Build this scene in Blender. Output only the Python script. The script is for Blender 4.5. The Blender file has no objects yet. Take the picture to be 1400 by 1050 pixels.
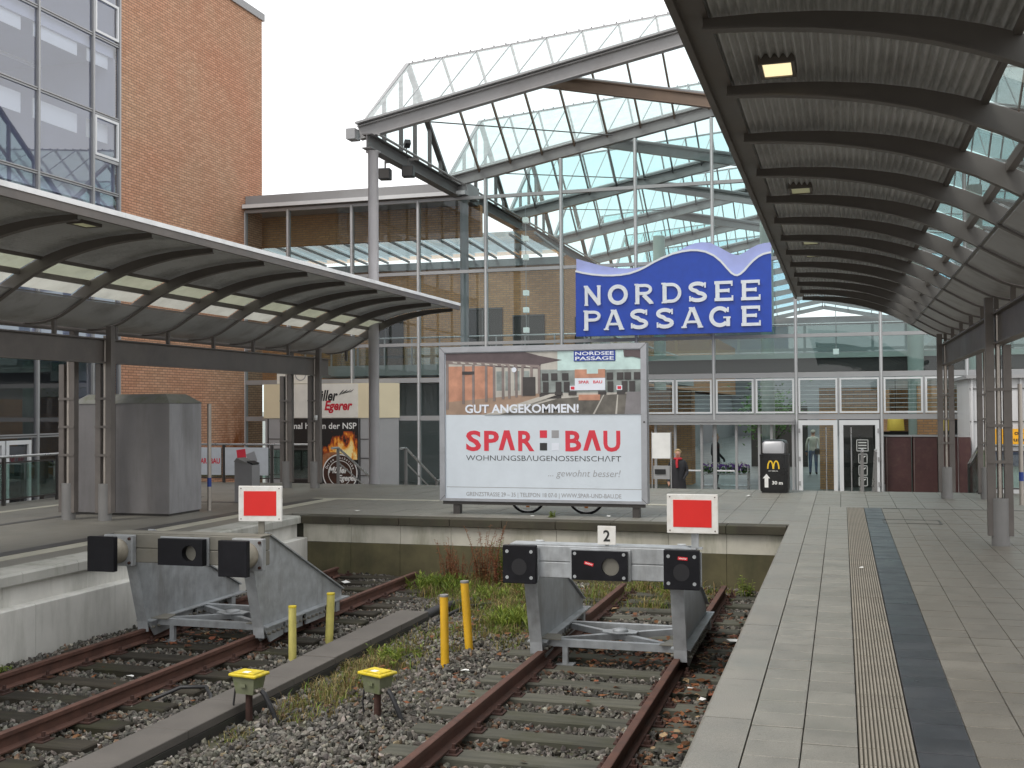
import bpy, bmesh, math, random
import numpy as np
from mathutils import Matrix, Vector
rad = math.radians
rng = random.Random(7)
nr = np.random.default_rng(11)
scene = bpy.context.scene
COL = scene.collection

# ------------------------------------------------------------------ camera
CAM_H = 1.9
cam_d = bpy.data.cameras.new("camera")
cam_d.sensor_width = 36.0
cam_d.lens = 36.0 * 1521.0 / 1400.0
cam_d.clip_start = 0.05
cam_d.clip_end = 3000
cam = bpy.data.objects.new("camera", cam_d)
COL.objects.link(cam)
_yaw, _pit, _rol = rad(16.505), rad(1.24), rad(-0.37)
_r = Vector((math.cos(_yaw), math.sin(_yaw), 0))
_f = Vector((-math.sin(_yaw) * math.cos(_pit), math.cos(_yaw) * math.cos(_pit), math.sin(_pit)))
_u = _r.cross(_f)
_R = _r * math.cos(_rol) + _u * math.sin(_rol)
_U = _u * math.cos(_rol) - _r * math.sin(_rol)
cam.matrix_world = Matrix(((_R.x, _U.x, -_f.x, 0), (_R.y, _U.y, -_f.y, 0), (_R.z, _U.z, -_f.z, CAM_H), (0, 0, 0, 1)))
scene.camera = cam

# ------------------------------------------------------------------ world: bright overcast sky
SUN_EL, SUN_AZ = rad(52), rad(215)
world = bpy.data.worlds.new("World")
scene.world = world
world.use_nodes = True
wn = world.node_tree
wn.nodes.clear()
w_out = wn.nodes.new("ShaderNodeOutputWorld")
w_bg = wn.nodes.new("ShaderNodeBackground")
w_sky = wn.nodes.new("ShaderNodeTexSky")
w_sky.sky_type = 'NISHITA'
w_sky.sun_disc = False
w_sky.sun_elevation = SUN_EL
w_sky.sun_rotation = SUN_AZ
w_sky.air_density = 1.0
w_sky.dust_density = 4.0
w_mix = wn.nodes.new("ShaderNodeMixRGB")
w_mix.inputs[0].default_value = 0.86          # cloud cover
w_mix.inputs[2].default_value = (12.0, 12.0, 12.0, 1)
w_bg.inputs[1].default_value = 0.1
wn.links.new(w_sky.outputs[0], w_mix.inputs[1])
wn.links.new(w_mix.outputs[0], w_bg.inputs[0])
wn.links.new(w_bg.outputs[0], w_out.inputs[0])

sun_d = bpy.data.lights.new("sun", 'SUN')
sun_d.energy = 1.35
sun_d.angle = rad(22)
sun_d.color = (1.0, 0.96, 0.9)
sun = bpy.data.objects.new("sun", sun_d)
COL.objects.link(sun)
_sd = Vector((math.sin(SUN_AZ) * math.cos(SUN_EL), math.cos(SUN_AZ) * math.cos(SUN_EL), math.sin(SUN_EL)))
sun.rotation_euler = _sd.to_track_quat('Z', 'Y').to_euler()

scene.view_settings.view_transform = 'Standard'
scene.view_settings.look = 'None'
scene.view_settings.exposure = 0.5
scene.view_settings.gamma = 1.0
scene.cycles.use_denoising = True
scene.cycles.max_bounces = 8
scene.cycles.transparent_max_bounces = 24
scene.cycles.diffuse_bounces = 4
scene.cycles.glossy_bounces = 4
scene.cycles.caustics_reflective = False
scene.cycles.caustics_refractive = False

# ------------------------------------------------------------------ materials
MATS = {}

class NT:
    def __init__(s, name):
        s.m = bpy.data.materials.new(name)
        s.m.use_nodes = True
        s.t = s.m.node_tree
        s.t.nodes.clear()
        s.out = s.n("ShaderNodeOutputMaterial")
        g = s.n("ShaderNodeNewGeometry")
        s.pos = g.outputs['Position']
    def n(s, ty, **kw):
        nd = s.t.nodes.new(ty)
        for k, v in kw.items():
            setattr(nd, k, v)
        return nd
    def l(s, a, b):
        s.t.links.new(a, b)
    def setv(s, sock, v):
        if hasattr(v, 'is_output') or isinstance(v, bpy.types.NodeSocket):
            s.l(v, sock)
        else:
            sock.default_value = v
    def noise(s, scale, detail=4, rough=.6, vec=None, stretch=None):
        nd = s.n("ShaderNodeTexNoise")
        nd.inputs['Scale'].default_value = scale
        nd.inputs['Detail'].default_value = detail
        nd.inputs['Roughness'].default_value = rough
        v = vec or s.pos
        if stretch:
            mp = s.n("ShaderNodeMapping")
            mp.inputs['Scale'].default_value = stretch
            s.l(v, mp.inputs[0]); v = mp.outputs[0]
        s.l(v, nd.inputs['Vector'])
        return nd.outputs['Fac']
    def ramp(s, fac, stops):
        nd = s.n("ShaderNodeValToRGB")
        el = nd.color_ramp.elements
        while len(el) < len(stops):
            el.new(0.5)
        for e, (p, c) in zip(el, stops):
            e.position = p
            e.color = c if len(c) == 4 else (*c, 1)
        s.l(fac, nd.inputs[0])
        return nd.outputs[0]
    def maprange(s, v, a, b, c, d):
        nd = s.n("ShaderNodeMapRange")
        s.l(v, nd.inputs[0])
        for i, x in enumerate((a, b, c, d)):
            nd.inputs[i + 1].default_value = x
        return nd.outputs[0]
    def mix(s, fac, a, b, mode='MIX'):
        nd = s.n("ShaderNodeMixRGB", blend_type=mode)
        s.setv(nd.inputs[0], fac)
        for i, x in ((1, a), (2, b)):
            if isinstance(x, (tuple, list)):
                nd.inputs[i].default_value = (*x[:3], 1)
            else:
                s.l(x, nd.inputs[i])
        return nd.outputs[0]
    def math(s, op, a, b=None):
        nd = s.n("ShaderNodeMath", operation=op)
        s.setv(nd.inputs[0], a)
        if b is not None:
            s.setv(nd.inputs[1], b)
        return nd.outputs[0]
    def bsdf(s, col, rough=.6, metal=0., spec=.5, bump=None, bstr=.3, bdist=.01, emis=None, estr=0.):
        b = s.n("ShaderNodeBsdfPrincipled")
        if isinstance(col, (tuple, list)):
            b.inputs['Base Color'].default_value = (*col[:3], 1)
        else:
            s.l(col, b.inputs['Base Color'])
        s.setv(b.inputs['Roughness'], rough)
        s.setv(b.inputs['Metallic'], metal)
        b.inputs['Specular IOR Level'].default_value = spec
        if emis:
            b.inputs['Emission Color'].default_value = (*emis, 1)
            b.inputs['Emission Strength'].default_value = estr
        if bump is not None:
            bp = s.n("ShaderNodeBump")
            bp.inputs['Strength'].default_value = bstr
            bp.inputs['Distance'].default_value = bdist
            s.l(bump, bp.inputs['Height'])
            s.l(bp.outputs[0], b.inputs['Normal'])
        s.l(b.outputs[0], s.out.inputs[0])
        return b

def plain(name, col, rough=.55, metal=0., var=.18, scale=2.5, dirt=None, damt=.35, dscale=1.6, streak=False, bump=.15, bscale=60., spec=.5, objvar=0., speck=0.):
    """painted / cast surface with slow colour drift, fine grain and optional blotchy dirt"""
    s = NT(name)
    n1 = s.noise(scale, 5)
    f = s.maprange(n1, .3, .7, 1 - var, 1 + var)
    c = s.mix(1.0, col, f, 'MULTIPLY')
    if objvar:
        oi = s.n("ShaderNodeObjectInfo")
        fo = s.maprange(oi.outputs['Random'], 0, 1, 1 - objvar, 1 + objvar)
        c = s.mix(1.0, c, fo, 'MULTIPLY')
    if speck:
        c = s.mix(1.0, c, s.maprange(s.noise(150, 2, .8), .32, .68, 1 - speck, 1 + speck), 'MULTIPLY')
        vo = s.n("ShaderNodeTexVoronoi"); vo.inputs['Scale'].default_value = 2.6; s.l(s.pos, vo.inputs['Vector'])
        c = s.mix(s.maprange(vo.outputs['Distance'], .035, .055, .55, 0), c, tuple(x * .35 for x in col))
        c = s.mix(s.maprange(s.noise(5.5, 3, .6), .60, .72, 0, .35), c, tuple(x * .55 for x in col))
    if dirt:
        n2 = s.noise(dscale, 6, .7, stretch=(1, 1, .18) if streak else None)
        d = s.maprange(n2, .48, .72, 0, damt)
        c = s.mix(d, c, dirt)
    n3 = s.noise(bscale, 3)
    rv = s.maprange(n1, .3, .7, max(0.02, rough - .08), min(1, rough + .1))
    s.bsdf(c, rv, metal, spec, n3 if bump else None, bump, .004)
    MATS[name] = s.m
    return s.m

def brick_mat(name, axis, c1, c2, mortar, tint=None, rust=None):
    s = NT(name)
    sp = s.n("ShaderNodeSeparateXYZ"); s.l(s.pos, sp.inputs[0])
    cb = s.n("ShaderNodeCombineXYZ")
    s.l(sp.outputs[axis], cb.inputs[0]); s.l(sp.outputs[2], cb.inputs[1])
    br = s.n("ShaderNodeTexBrick")
    br.offset = .5
    br.inputs['Color1'].default_value = (*c1, 1)
    br.inputs['Color2'].default_value = (*c2, 1)
    br.inputs['Mortar'].default_value = (*mortar, 1)
    br.inputs['Scale'].default_value = 1
    br.inputs['Mortar Size'].default_value = .011
    br.inputs['Mortar Smooth'].default_value = .15
    br.inputs['Bias'].default_value = -.1
    br.inputs['Brick Width'].default_value = .25
    br.inputs['Row Height'].default_value = .0777
    s.l(cb.outputs[0], br.inputs['Vector'])
    n1 = s.noise(.35, 4, .6)
    n2 = s.noise(9, 4, .7)
    c = s.mix(s.maprange(n1, .35, .65, 0, 1), br.outputs[0], s.mix(1, br.outputs[0], tint or (1.05, .82, .8), 'MULTIPLY'))
    c = s.mix(1, c, s.maprange(n2, .25, .75, .88, 1.12), 'MULTIPLY')
    if rust:
        yy, zz, col = rust
        g = s.math('SUBTRACT', 1.0, s.math('DIVIDE', s.math('ABSOLUTE', s.math('SUBTRACT', sp.outputs[axis], yy)), 1.2))
        h = s.math('SUBTRACT', 1.0, s.math('DIVIDE', s.math('ABSOLUTE', s.math('SUBTRACT', sp.outputs[2], zz)), 1.5))
        k = s.math('MULTIPLY', s.math('MAXIMUM', g, 0.), s.math('MAXIMUM', h, 0.))
        k = s.math('MULTIPLY', k, s.maprange(s.noise(2.2, 6, .75, stretch=(1, 1, .5)), .35, .6, 0, 1.3))
        nd = s.n("ShaderNodeClamp"); s.l(k, nd.inputs[0])
        c = s.mix(nd.outputs[0], c, col)
    h = s.math('SUBTRACT', 1.0, br.outputs['Fac'])
    s.bsdf(c, .85, 0, .3, h, .6, .006)
    MATS[name] = s.m
    return s.m

def glass_mat(name, tint=(.86, .93, .92), refl=.10, edge=.85, rough=.0, wob=.0):
    """thin architectural pane: tinted see-through plus mirror reflection growing at grazing angles"""
    s = NT(name)
    tr = s.n("ShaderNodeBsdfTransparent"); tr.inputs[0].default_value = (*tint, 1)
    gl = s.n("ShaderNodeBsdfGlossy"); gl.inputs[0].default_value = (1, 1, 1, 1); gl.inputs['Roughness'].default_value = rough
    if wob:
        nz = s.noise(.55, 2)
        bp = s.n("ShaderNodeBump"); bp.inputs['Strength'].default_value = wob; bp.inputs['Distance'].default_value = .05
        s.l(nz, bp.inputs['Height']); s.l(bp.outputs[0], gl.inputs['Normal'])
    lw = s.n("ShaderNodeLayerWeight"); lw.inputs[0].default_value = .12
    fr = s.maprange(lw.outputs['Fresnel'], 0, 1, refl, edge)
    mx = s.n("ShaderNodeMixShader")
    s.l(fr, mx.inputs[0]); s.l(tr.outputs[0], mx.inputs[1]); s.l(gl.outputs[0], mx.inputs[2])
    s.l(mx.outputs[0], s.out.inputs[0])
    MATS[name] = s.m
    return s.m

def flat(name, col, rough=.5, emis=0., var=.06):
    s = NT(name)
    f = s.maprange(s.noise(4, 3), .3, .7, 1 - var, 1 + var)
    c = s.mix(1, col, f, 'MULTIPLY')
    s.bsdf(c, rough, emis=col if emis else None, estr=emis)
    MATS[name] = s.m
    return s.m

plain('canopy_steel', (.15, .132, .12), .5, 0, .2, 1.2, (.05, .047, .045), .4, .8)
plain('rib_steel', (.15, .135, .125), .5, 0, .15, 1.2, (.12, .11, .10), .4, .8)
plain('canopy_sheet', (.56, .57, .58), .5, .0, .15, .9, (.06, .058, .055), .5, 1.2)
plain('gutter_sheet', (.46, .465, .47), .5, 0, .15, 1.0, (.08, .05, .035), .5, 1.1)
plain('shroud_grey', (.22, .215, .21), .5, 0, .12, 2, (.16, .15, .14), .4, 2.5, True)
plain('pipe_steel', (.42, .38, .34), .35, .6, .12, 3)
plain('white_flashing', (.92, .92, .92), .4, 0, .06, 3, (.35, .35, .33), .3, 2)
plain('mullion', (.36, .36, .365), .4, .25, .08, 2, (.24, .24, .24), .3, 2)
plain('white_frame', (.68, .69, .7), .4, 0, .05, 2)
plain('hall_steel', (.25, .245, .245), .45, .1, .12, 1.3, (.15, .13, .12), .4, 1)
plain('hall_steel_dark', (.11, .105, .105), .5, .1, .12, 1.3)
plain('hall_steel_brown', (.15, .105, .075), .6, .1, .2, 1.5)
plain('hall_parapet', (.3, .3, .305), .5, 0, .08, 1)
plain('column_grey', (.44, .43, .445), .45, 0, .08, 1.5, (.2, .19, .19), .3, 2, True)
plain('concrete_wall', (.62, .61, .57), .8, 0, .12, 1.2, (.16, .17, .13), .5, 1.6, True, .3)
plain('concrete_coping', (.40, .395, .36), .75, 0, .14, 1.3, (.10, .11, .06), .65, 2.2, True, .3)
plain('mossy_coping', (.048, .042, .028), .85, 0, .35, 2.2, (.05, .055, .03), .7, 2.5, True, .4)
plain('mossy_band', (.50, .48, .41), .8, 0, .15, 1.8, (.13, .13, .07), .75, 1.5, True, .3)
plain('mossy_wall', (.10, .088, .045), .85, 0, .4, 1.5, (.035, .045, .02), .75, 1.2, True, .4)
plain('paving', (.215, .206, .18), .5, 0, .14, 3.5, (.15, .155, .13), .55, .9, False, .35, 140, .5, .11, .3)
plain('edge_slab', (.215, .205, .18), .5, 0, .10, 3, (.16, .17, .15), .5, .8, False, .35, 120, .5, .08, .3)
plain('paving_joint', (.04, .04, .028), .9, 0, .3, 8)
plain('paving_warm', (.198, .181, .152), .48, 0, .14, 3.5, (.13, .115, .09), .5, .7, False, .35, 140, .5, .11, .3)
plain('tactile', (.29, .262, .215), .6, 0, .12, 4, (.2, .19, .16), .5, 1.3, False, .3, 120, .5, .06)
plain('dark_tile', (.04, .043, .05), .35, 0, .2, 3, (.12, .12, .12), .35, 1.8, False, .3, 120, .6, .08)
plain('left_paving', (.205, .193, .165), .5, 0, .14, 1.1, (.12, .12, .10), .6, .5, False, .35, 90, speck=.2)
plain('left_dark', (.075, .07, .066), .5, 0, .15, 2, (.2, .19, .17), .4, 1.3)
plain('line_white', (.45, .43, .35), .55, 0, .10, 3, (.25, .24, .2), .45, 1.6)
plain('galvanised', (.36, .378, .392), .45, .25, .18, 7, (.17, .165, .15), .6, 3.2, True, .15)
plain('galvanised_weathered', (.20, .19, .16), .6, .1, .22, 4, (.13, .12, .09), .6, 4, False, .2)
plain('rubber_black', (.005, .005, .0075), .55, 0, .3, 3, (.02, .02, .024), .3, 3, spec=.25)
plain('buffer_cylinder', (.33, .3, .24), .6, .1, .25, 6, (.12, .08, .05), .5, 5)
plain('rust_rail', (.105, .05, .036), .75, .15, .28, 5, (.055, .028, .022), .6, 7, False, .4)
plain('rust_dark', (.05, .022, .016), .85, 0, .3, 9, (.02, .012, .01), .5, 7, False, .4)
plain('rail_head', (.15, .075, .055), .55, .4, .2, 5)
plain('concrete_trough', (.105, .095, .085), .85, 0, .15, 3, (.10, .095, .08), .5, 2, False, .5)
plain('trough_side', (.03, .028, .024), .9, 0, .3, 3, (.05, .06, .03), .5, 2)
plain('yellow_pale', (.58, .52, .15), .6, 0, .12, 6, (.22, .18, .07), .6, 9, True)
plain('yellow_orange', (.68, .39, .02), .48, 0, .08, 5, (.36, .2, .03), .45, 8, True)
plain('yellow_lid', (.62, .48, .02), .5, 0, .15, 9, (.2, .19, .05), .75, 11)
plain('box_green', (.15, .16, .10), .5, 0, .15, 8, (.10, .14, .03), .7, 9)
plain('black_plastic', (.022, .022, .024), .45, 0, .2, 3)
plain('soil', (.05, .043, .032), .95, 0, .35, 4, (.07, .085, .03), .7, 1.6, False, .6, 30)
plain('sign_white', (.72, .71, .68), .4, 0, .06, 4, (.4, .3, .18), .25, 9)
plain('sign_red', (.66, .016, .012), .4, 0, .05, 3)
plain('cabinet_grey', (.30, .295, .305), .42, .1, .10, 1.4, (.11, .10, .095), .6, 1.6, True, .1)
plain('cabinet_front_shaded', (.22, .21, .21), .42, .1, .10, 1.4, (.10, .09, .08), .7, 1.2, True, .1)  # cabinet grey with the canopy's shade on the front put into its colour
plain('cabinet_roof', (.19, .19, .17), .5, 0, .2, 2, (.10, .11, .03), .7, 3.5)
plain('bin_grey', (.25, .245, .25), .4, .1, .08, 2)
plain('rail_dark', (.05, .045, .042), .45, .1, .15, 3)
plain('handrail', (.5, .5, .5), .3, .8, .08, 4)
plain('bill_frame', (.36, .37, .395), .38, .3, .08, 3, (.2, .2, .2), .3, 4)
plain('cream_panel', (.72, .63, .44), .5, 0, .03, 2)
plain('grey_panel', (.33, .33, .335), .5, 0, .05, 2)
plain('maroon', (.06, .022, .022), .45, 0, .15, 2, (.15, .09, .06), .25, 6)
plain('shed_white', (.55, .55, .56), .5, 0, .06, 2, (.4, .4, .4), .3, 2, True)
plain('forecourt', (.26, .25, .23), .7, 0, .12, 1)
plain('inside_floor', (.16, .165, .16), .45, 0, .08, 1, bump=0)
plain('inside_dark', (.04, .036, .034), .6, 0, .2, 1)
plain('inside_slab', (.30, .32, .31), .6, 0, .08, 1)
plain('inside_wall', (.24, .245, .25), .7, 0, .05, 1)
plain('office_wall', (.60, .62, .72), .8, 0, .05, .6)
plain('office_white', (.92, .93, .93), .6, 0, .03, .6)
plain('inside_green', (.30, .36, .33), .5, 0, .08, 1)
flat('litter_white', (.75, .75, .73), .6)
flat('blue_band', (.02, .05, .25))
brick_mat('brick_tower', 1, (.585, .36, .235), (.455, .262, .16), (.25, .17, .12), (1.0, .84, .81), (32.3, .9, (.22, .07, .02)))
brick_mat('brick_inside', 0, (.56, .31, .15), (.44, .235, .115), (.3, .22, .16), (1.0, .93, .9))
brick_mat('brick_inside_side', 1, (.56, .31, .15), (.44, .235, .115), (.3, .22, .16), (1.0, .93, .9))
glass_mat('glass_roof', (.84, .94, .94), .06, .7)
glass_mat('glass_facade', (.80, .90, .90), .04, .8)
glass_mat('glass_door', (.76, .85, .83), .05, .8)
glass_mat('glass_office', (.74, .78, .86), .17, .95, 0, .01)
glass_mat('glass_rail', (.55, .68, .64), .12, .8)
def frosted(name, col, clear=.25, diff=0.):
    s = NT(name)
    n1 = s.noise(2.5, 5)
    c = s.mix(s.maprange(n1, .4, .7, 0, .7), col, tuple(x * .7 for x in col))
    tl = s.n("ShaderNodeBsdfTranslucent"); s.l(c, tl.inputs[0])
    tr = s.n("ShaderNodeBsdfTransparent"); tr.inputs[0].default_value = (.9, .95, .93, 1)
    if diff:
        df = s.n("ShaderNodeBsdfDiffuse"); s.l(c, df.inputs[0])
        m0 = s.n("ShaderNodeMixShader"); m0.inputs[0].default_value = diff
        s.l(tl.outputs[0], m0.inputs[1]); s.l(df.outputs[0], m0.inputs[2]); tl = m0
    mx = s.n("ShaderNodeMixShader"); mx.inputs[0].default_value = clear
    s.l(tl.outputs[0], mx.inputs[1]); s.l(tr.outputs[0], mx.inputs[2]); s.l(mx.outputs[0], s.out.inputs[0])
    MATS[name] = s.m
frosted('glass_canopy', (.235, .245, .185), .06); frosted('glass_canopy_pale', (.36, .36, .32), .04); frosted('glass_roof_milky', (.92, .97, .98), .55, .75); glass_mat('glass_far', (.76, .88, .92), .08, .7); glass_mat('glass_canopy_clear', (.72, .78, .78), .08, .6)
# sleeper timber
def wood(name, col, col2):
    s = NT(name)
    n1 = s.noise(6, 6, .65, stretch=(.18, 2.2, 2.2))
    n2 = s.noise(1.3, 4)
    c = s.mix(s.maprange(n1, .3, .7, 0, 1), col, col2)
    oi = s.n("ShaderNodeObjectInfo")
    c = s.mix(1, c, s.maprange(oi.outputs['Random'], 0, 1, .75, 1.25), 'MULTIPLY')
    c = s.mix(s.maprange(n2, .5, .72, 0, .5), c, (.05, .053, .022))
    s.bsdf(c, .85, 0, .25, n1, .7, .01)
    MATS[name] = s.m
wood('sleeper_old', (.05, .043, .032), (.022, .02, .016))
wood('sleeper_grey', (.115, .112, .088), (.05, .05, .042))
# things coloured from a mesh attribute (stones, leaves, grass)
def attr_mat(name, rough=.8, trans=0.):
    s = NT(name)
    a = s.n("ShaderNodeAttribute"); a.attribute_name = "tone"
    nz = s.noise(70, 3)
    c = s.mix(1, a.outputs['Color'], s.maprange(nz, .3, .7, .75, 1.25), 'MULTIPLY')
    b = s.bsdf(c, rough, 0, .3)
    if trans:
        t = s.n("ShaderNodeBsdfTranslucent"); s.l(c, t.inputs[0])
        m = s.n("ShaderNodeMixShader"); m.inputs[0].default_value = trans
        s.l(b.outputs[0], m.inputs[1]); s.l(t.outputs[0], m.inputs[2]); s.l(m.outputs[0], s.out.inputs[0])
    MATS[name] = s.m
attr_mat('stone'); attr_mat('foliage', .6, .3); attr_mat('dry_leaf', .7, .15)

# ------------------------------------------------------------------ geometry helpers
class MB:
    def __init__(s):
        s.v = []; s.f = []; s.sm = []; s.mi = []; s.cur = 0
    def add(s, vs, fs, smooth=False):
        o = len(s.v)
        s.v += [tuple(map(float, p)) for p in vs]
        for f in fs:
            s.f.append([i + o for i in f]); s.sm.append(smooth); s.mi.append(s.cur)
        return s
    def box(s, x0, x1, y0, y1, z0, z1):
        if x0 > x1: x0, x1 = x1, x0
        if y0 > y1: y0, y1 = y1, y0
        if z0 > z1: z0, z1 = z1, z0
        return s.add([(x0, y0, z0), (x1, y0, z0), (x1, y1, z0), (x0, y1, z0), (x0, y0, z1), (x1, y0, z1), (x1, y1, z1), (x0, y1, z1)],
                     [(0, 3, 2, 1), (4, 5, 6, 7), (0, 1, 5, 4), (1, 2, 6, 5), (2, 3, 7, 6), (3, 0, 4, 7)])
    def cbox(s, x0, x1, y0, y1, z0, z1, c=.006):
        """box with chamfered edges"""
        bm = bmesh.new()
        bmesh.ops.create_cube(bm, size=1)
        for v in bm.verts:
            v.co = Vector(((x0 + x1) / 2 + v.co.x * (x1 - x0), (y0 + y1) / 2 + v.co.y * (y1 - y0), (z0 + z1) / 2 + v.co.z * (z1 - z0)))
        bmesh.ops.bevel(bm, geom=list(bm.edges), offset=c, segments=1, affect='EDGES')
        bm.verts.index_update()
        s.add([v.co[:] for v in bm.verts], [[v.index for v in f.verts] for f in bm.faces])
        bm.free()
        return s
    def prism(s, poly, axis, a, b):
        """poly: 2D outline, extruded along axis from a to b. axis x:(y,z) y:(x,z) z:(x,y)"""
        mk = {'x': lambda p, t: (t, p[0], p[1]), 'y': lambda p, t: (p[0], t, p[1]), 'z': lambda p, t: (p[0], p[1], t)}[axis]
        n = len(poly)
        vs = [mk(p, a) for p in poly] + [mk(p, b) for p in poly]
        fs = [list(range(n))[::-1], list(range(n, 2 * n))]
        fs += [(i, (i + 1) % n, n + (i + 1) % n, n + i) for i in range(n)]
        return s.add(vs, fs)
    def tube(s, pts, r, n=8, cap=True, smooth=True):
        pts = [Vector(p) for p in pts]
        rr = r if isinstance(r, (list, tuple)) else [r] * len(pts)
        vs = []; prev = None
        for i, p in enumerate(pts):
            d = (pts[min(i + 1, len(pts) - 1)] - pts[max(i - 1, 0)]).normalized()
            if prev is None:
                a = d.orthogonal().normalized()
                if abs(d.z) > .99: a = Vector((1, 0, 0))
            else:
                a = (prev - d * prev.dot(d)).normalized()
            prev = a
            b = d.cross(a)
            for k in range(n):
                t = 2 * math.pi * (k + .5) / n
                vs.append(p + a * (math.cos(t) * rr[i]) + b * (math.sin(t) * rr[i]))
        fs = []
        for i in range(len(pts) - 1):
            for k in range(n):
                k2 = (k + 1) % n
                fs.append((i * n + k, i * n + k2, (i + 1) * n + k2, (i + 1) * n + k))
        s.add(vs, fs, smooth)
        if cap:
            s.add(vs[:n], [list(range(n))[::-1]]); s.add(vs[-n:], [list(range(n))])
        return s
    def bar(s, p, q, w, h, up=(0, 0, 1)):
        """rectangular bar from p to q, width w across, height h along up"""
        p, q = Vector(p), Vector(q)
        d = (q - p).normalized(); up = Vector(up)
        a = d.cross(up).normalized(); b = a.cross(d).normalized()
        vs = []
        for c in (p, q):
            for i, j in ((-1, -1), (1, -1), (1, 1), (-1, 1)):
                vs.append(c + a * (w / 2 * i) + b * (h / 2 * j))
        return s.add(vs, [(0, 3, 2, 1), (4, 5, 6, 7), (0, 1, 5, 4), (1, 2, 6, 5), (2, 3, 7, 6), (3, 0, 4, 7)])
    def ibeam(s, p, q, w, h, up=(0, 0, 1), t=.03):
        p, q = Vector(p), Vector(q)
        d = (q - p).normalized(); up = Vector(up)
        a = d.cross(up).normalized(); b = a.cross(d).normalized()
        o = b * (h / 2 - t / 2)
        s.bar(p + o, q + o, w, t, up); s.bar(p - o, q - o, w, t, up)
        return s.bar(p, q, t, h - 2 * t, up)
    def lathe(s, prof, c=(0, 0, 0), n=24):
        vs = []
        for r, z in prof:
            for k in range(n):
                t = 2 * math.pi * k / n
                vs.append((c[0] + r * math.cos(t), c[1] + r * math.sin(t), c[2] + z))
        fs = [(i * n + k, i * n + (k + 1) % n, (i + 1) * n + (k + 1) % n, (i + 1) * n + k) for i in range(len(prof) - 1) for k in range(n)]
        return s.add(vs, fs, True)
    def sheet(s, p00, p10, p11, p01):
        return s.add([p00, p10, p11, p01], [(0, 1, 2, 3)])
    def slab(s, p00, p10, p11, p01, t):
        a, b, c, d = [Vector(p) for p in (p00, p10, p11, p01)]
        n = (b - a).cross(d - a).normalized() * t
        vs = [a, b, c, d, a + n, b + n, c + n, d + n]
        return s.add(vs, [(0, 3, 2, 1), (4, 5, 6, 7), (0, 1, 5, 4), (1, 2, 6, 5), (2, 3, 7, 6), (3, 0, 4, 7)])
    def mesh(s, name, mats):
        me = bpy.data.meshes.new(name)
        me.from_pydata(s.v, [], s.f)
        me.polygons.foreach_set("use_smooth", s.sm)
        for m in (mats if isinstance(mats, (list, tuple)) else [mats]):
            me.materials.append(MATS[m])
        me.polygons.foreach_set("material_index", s.mi)
        me.update()
        return me
    def build(s, name, mats, parent=None, loc=None):
        return link(name, s.mesh(name, mats), parent, loc)

def link(name, me, parent=None, loc=None, rot=None):
    o = bpy.data.objects.new(name, me)
    COL.objects.link(o)
    if parent is not None: o.parent = parent
    if loc is not None: o.location = loc
    if rot is not None: o.rotation_euler = rot
    return o

def tag(o, label, cat, group=None):
    o['label'] = label; o['category'] = cat
    if group: o['group'] = group
    return o

def thing(name, label, cat, loc=(0, 0, 0), rotz=0., group=None):
    o = bpy.data.objects.new(name, None)
    o.empty_display_size = .2
    COL.objects.link(o)
    o.location = loc; o.rotation_euler = (0, 0, rotz)
    return tag(o, label, cat, group)

def struct(o):
    o['kind'] = 'structure'
    return o

def stuff(o, label=None):
    o['kind'] = 'stuff'
    if label: o['label'] = label
    return o

def copy_tree(o, parent=None, loc=None):
    c = o.copy(); COL.objects.link(c); c.parent = parent
    if loc is not None: c.location = loc
    for ch in list(o.children):
        copy_tree(ch, c)
    return c

# ---- lettering: the built-in font turned into a thin mesh standing in the XZ plane, facing -Y
def lettering(name, body, x0, x1, z0, cap, y, mat, parent, depth=.003, bold=0., shear=0., fit=True):
    cu = bpy.data.curves.new(name, 'FONT')
    cu.body = body; cu.size = 1; cu.offset = bold; cu.shear = shear; cu.resolution_u = 3
    ob = bpy.data.objects.new(name, cu); COL.objects.link(ob)
    dg = bpy.context.evaluated_depsgraph_get()
    me = bpy.data.meshes.new_from_object(ob.evaluated_get(dg))
    bpy.data.objects.remove(ob); bpy.data.curves.remove(cu)
    n = len(me.vertices)
    co = np.empty(n * 3); me.vertices.foreach_get("co", co); co = co.reshape(-1, 3)
    w = co[:, 0].max() - co[:, 0].min()
    sz = cap / .727
    sx = (x1 - x0) / w if fit else sz
    v2 = np.stack([x0 + (co[:, 0] - co[:, 0].min()) * sx, np.full(n, y), z0 + co[:, 1] * sz], 1)
    vs = [tuple(p) for p in v2] + [(p[0], p[1] + depth, p[2]) for p in v2]
    faces = [list(p.vertices) for p in me.polygons]
    cnt = {}
    for f in faces:
        for i in range(len(f)):
            e = (f[i], f[(i + 1) % len(f)]); k = tuple(sorted(e))
            cnt.setdefault(k, []).append(e)
    fs = list(faces)
    for k, es in cnt.items():
        if len(es) == 1:
            a, b = es[0]
            fs.append([b, a, a + n, b + n])
    bpy.data.meshes.remove(me)
    mb = MB(); mb.add(vs, fs)
    o = mb.build(name, mat, parent)
    if len(body) > 1: o['kind'] = 'stuff'
    return o

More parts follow.
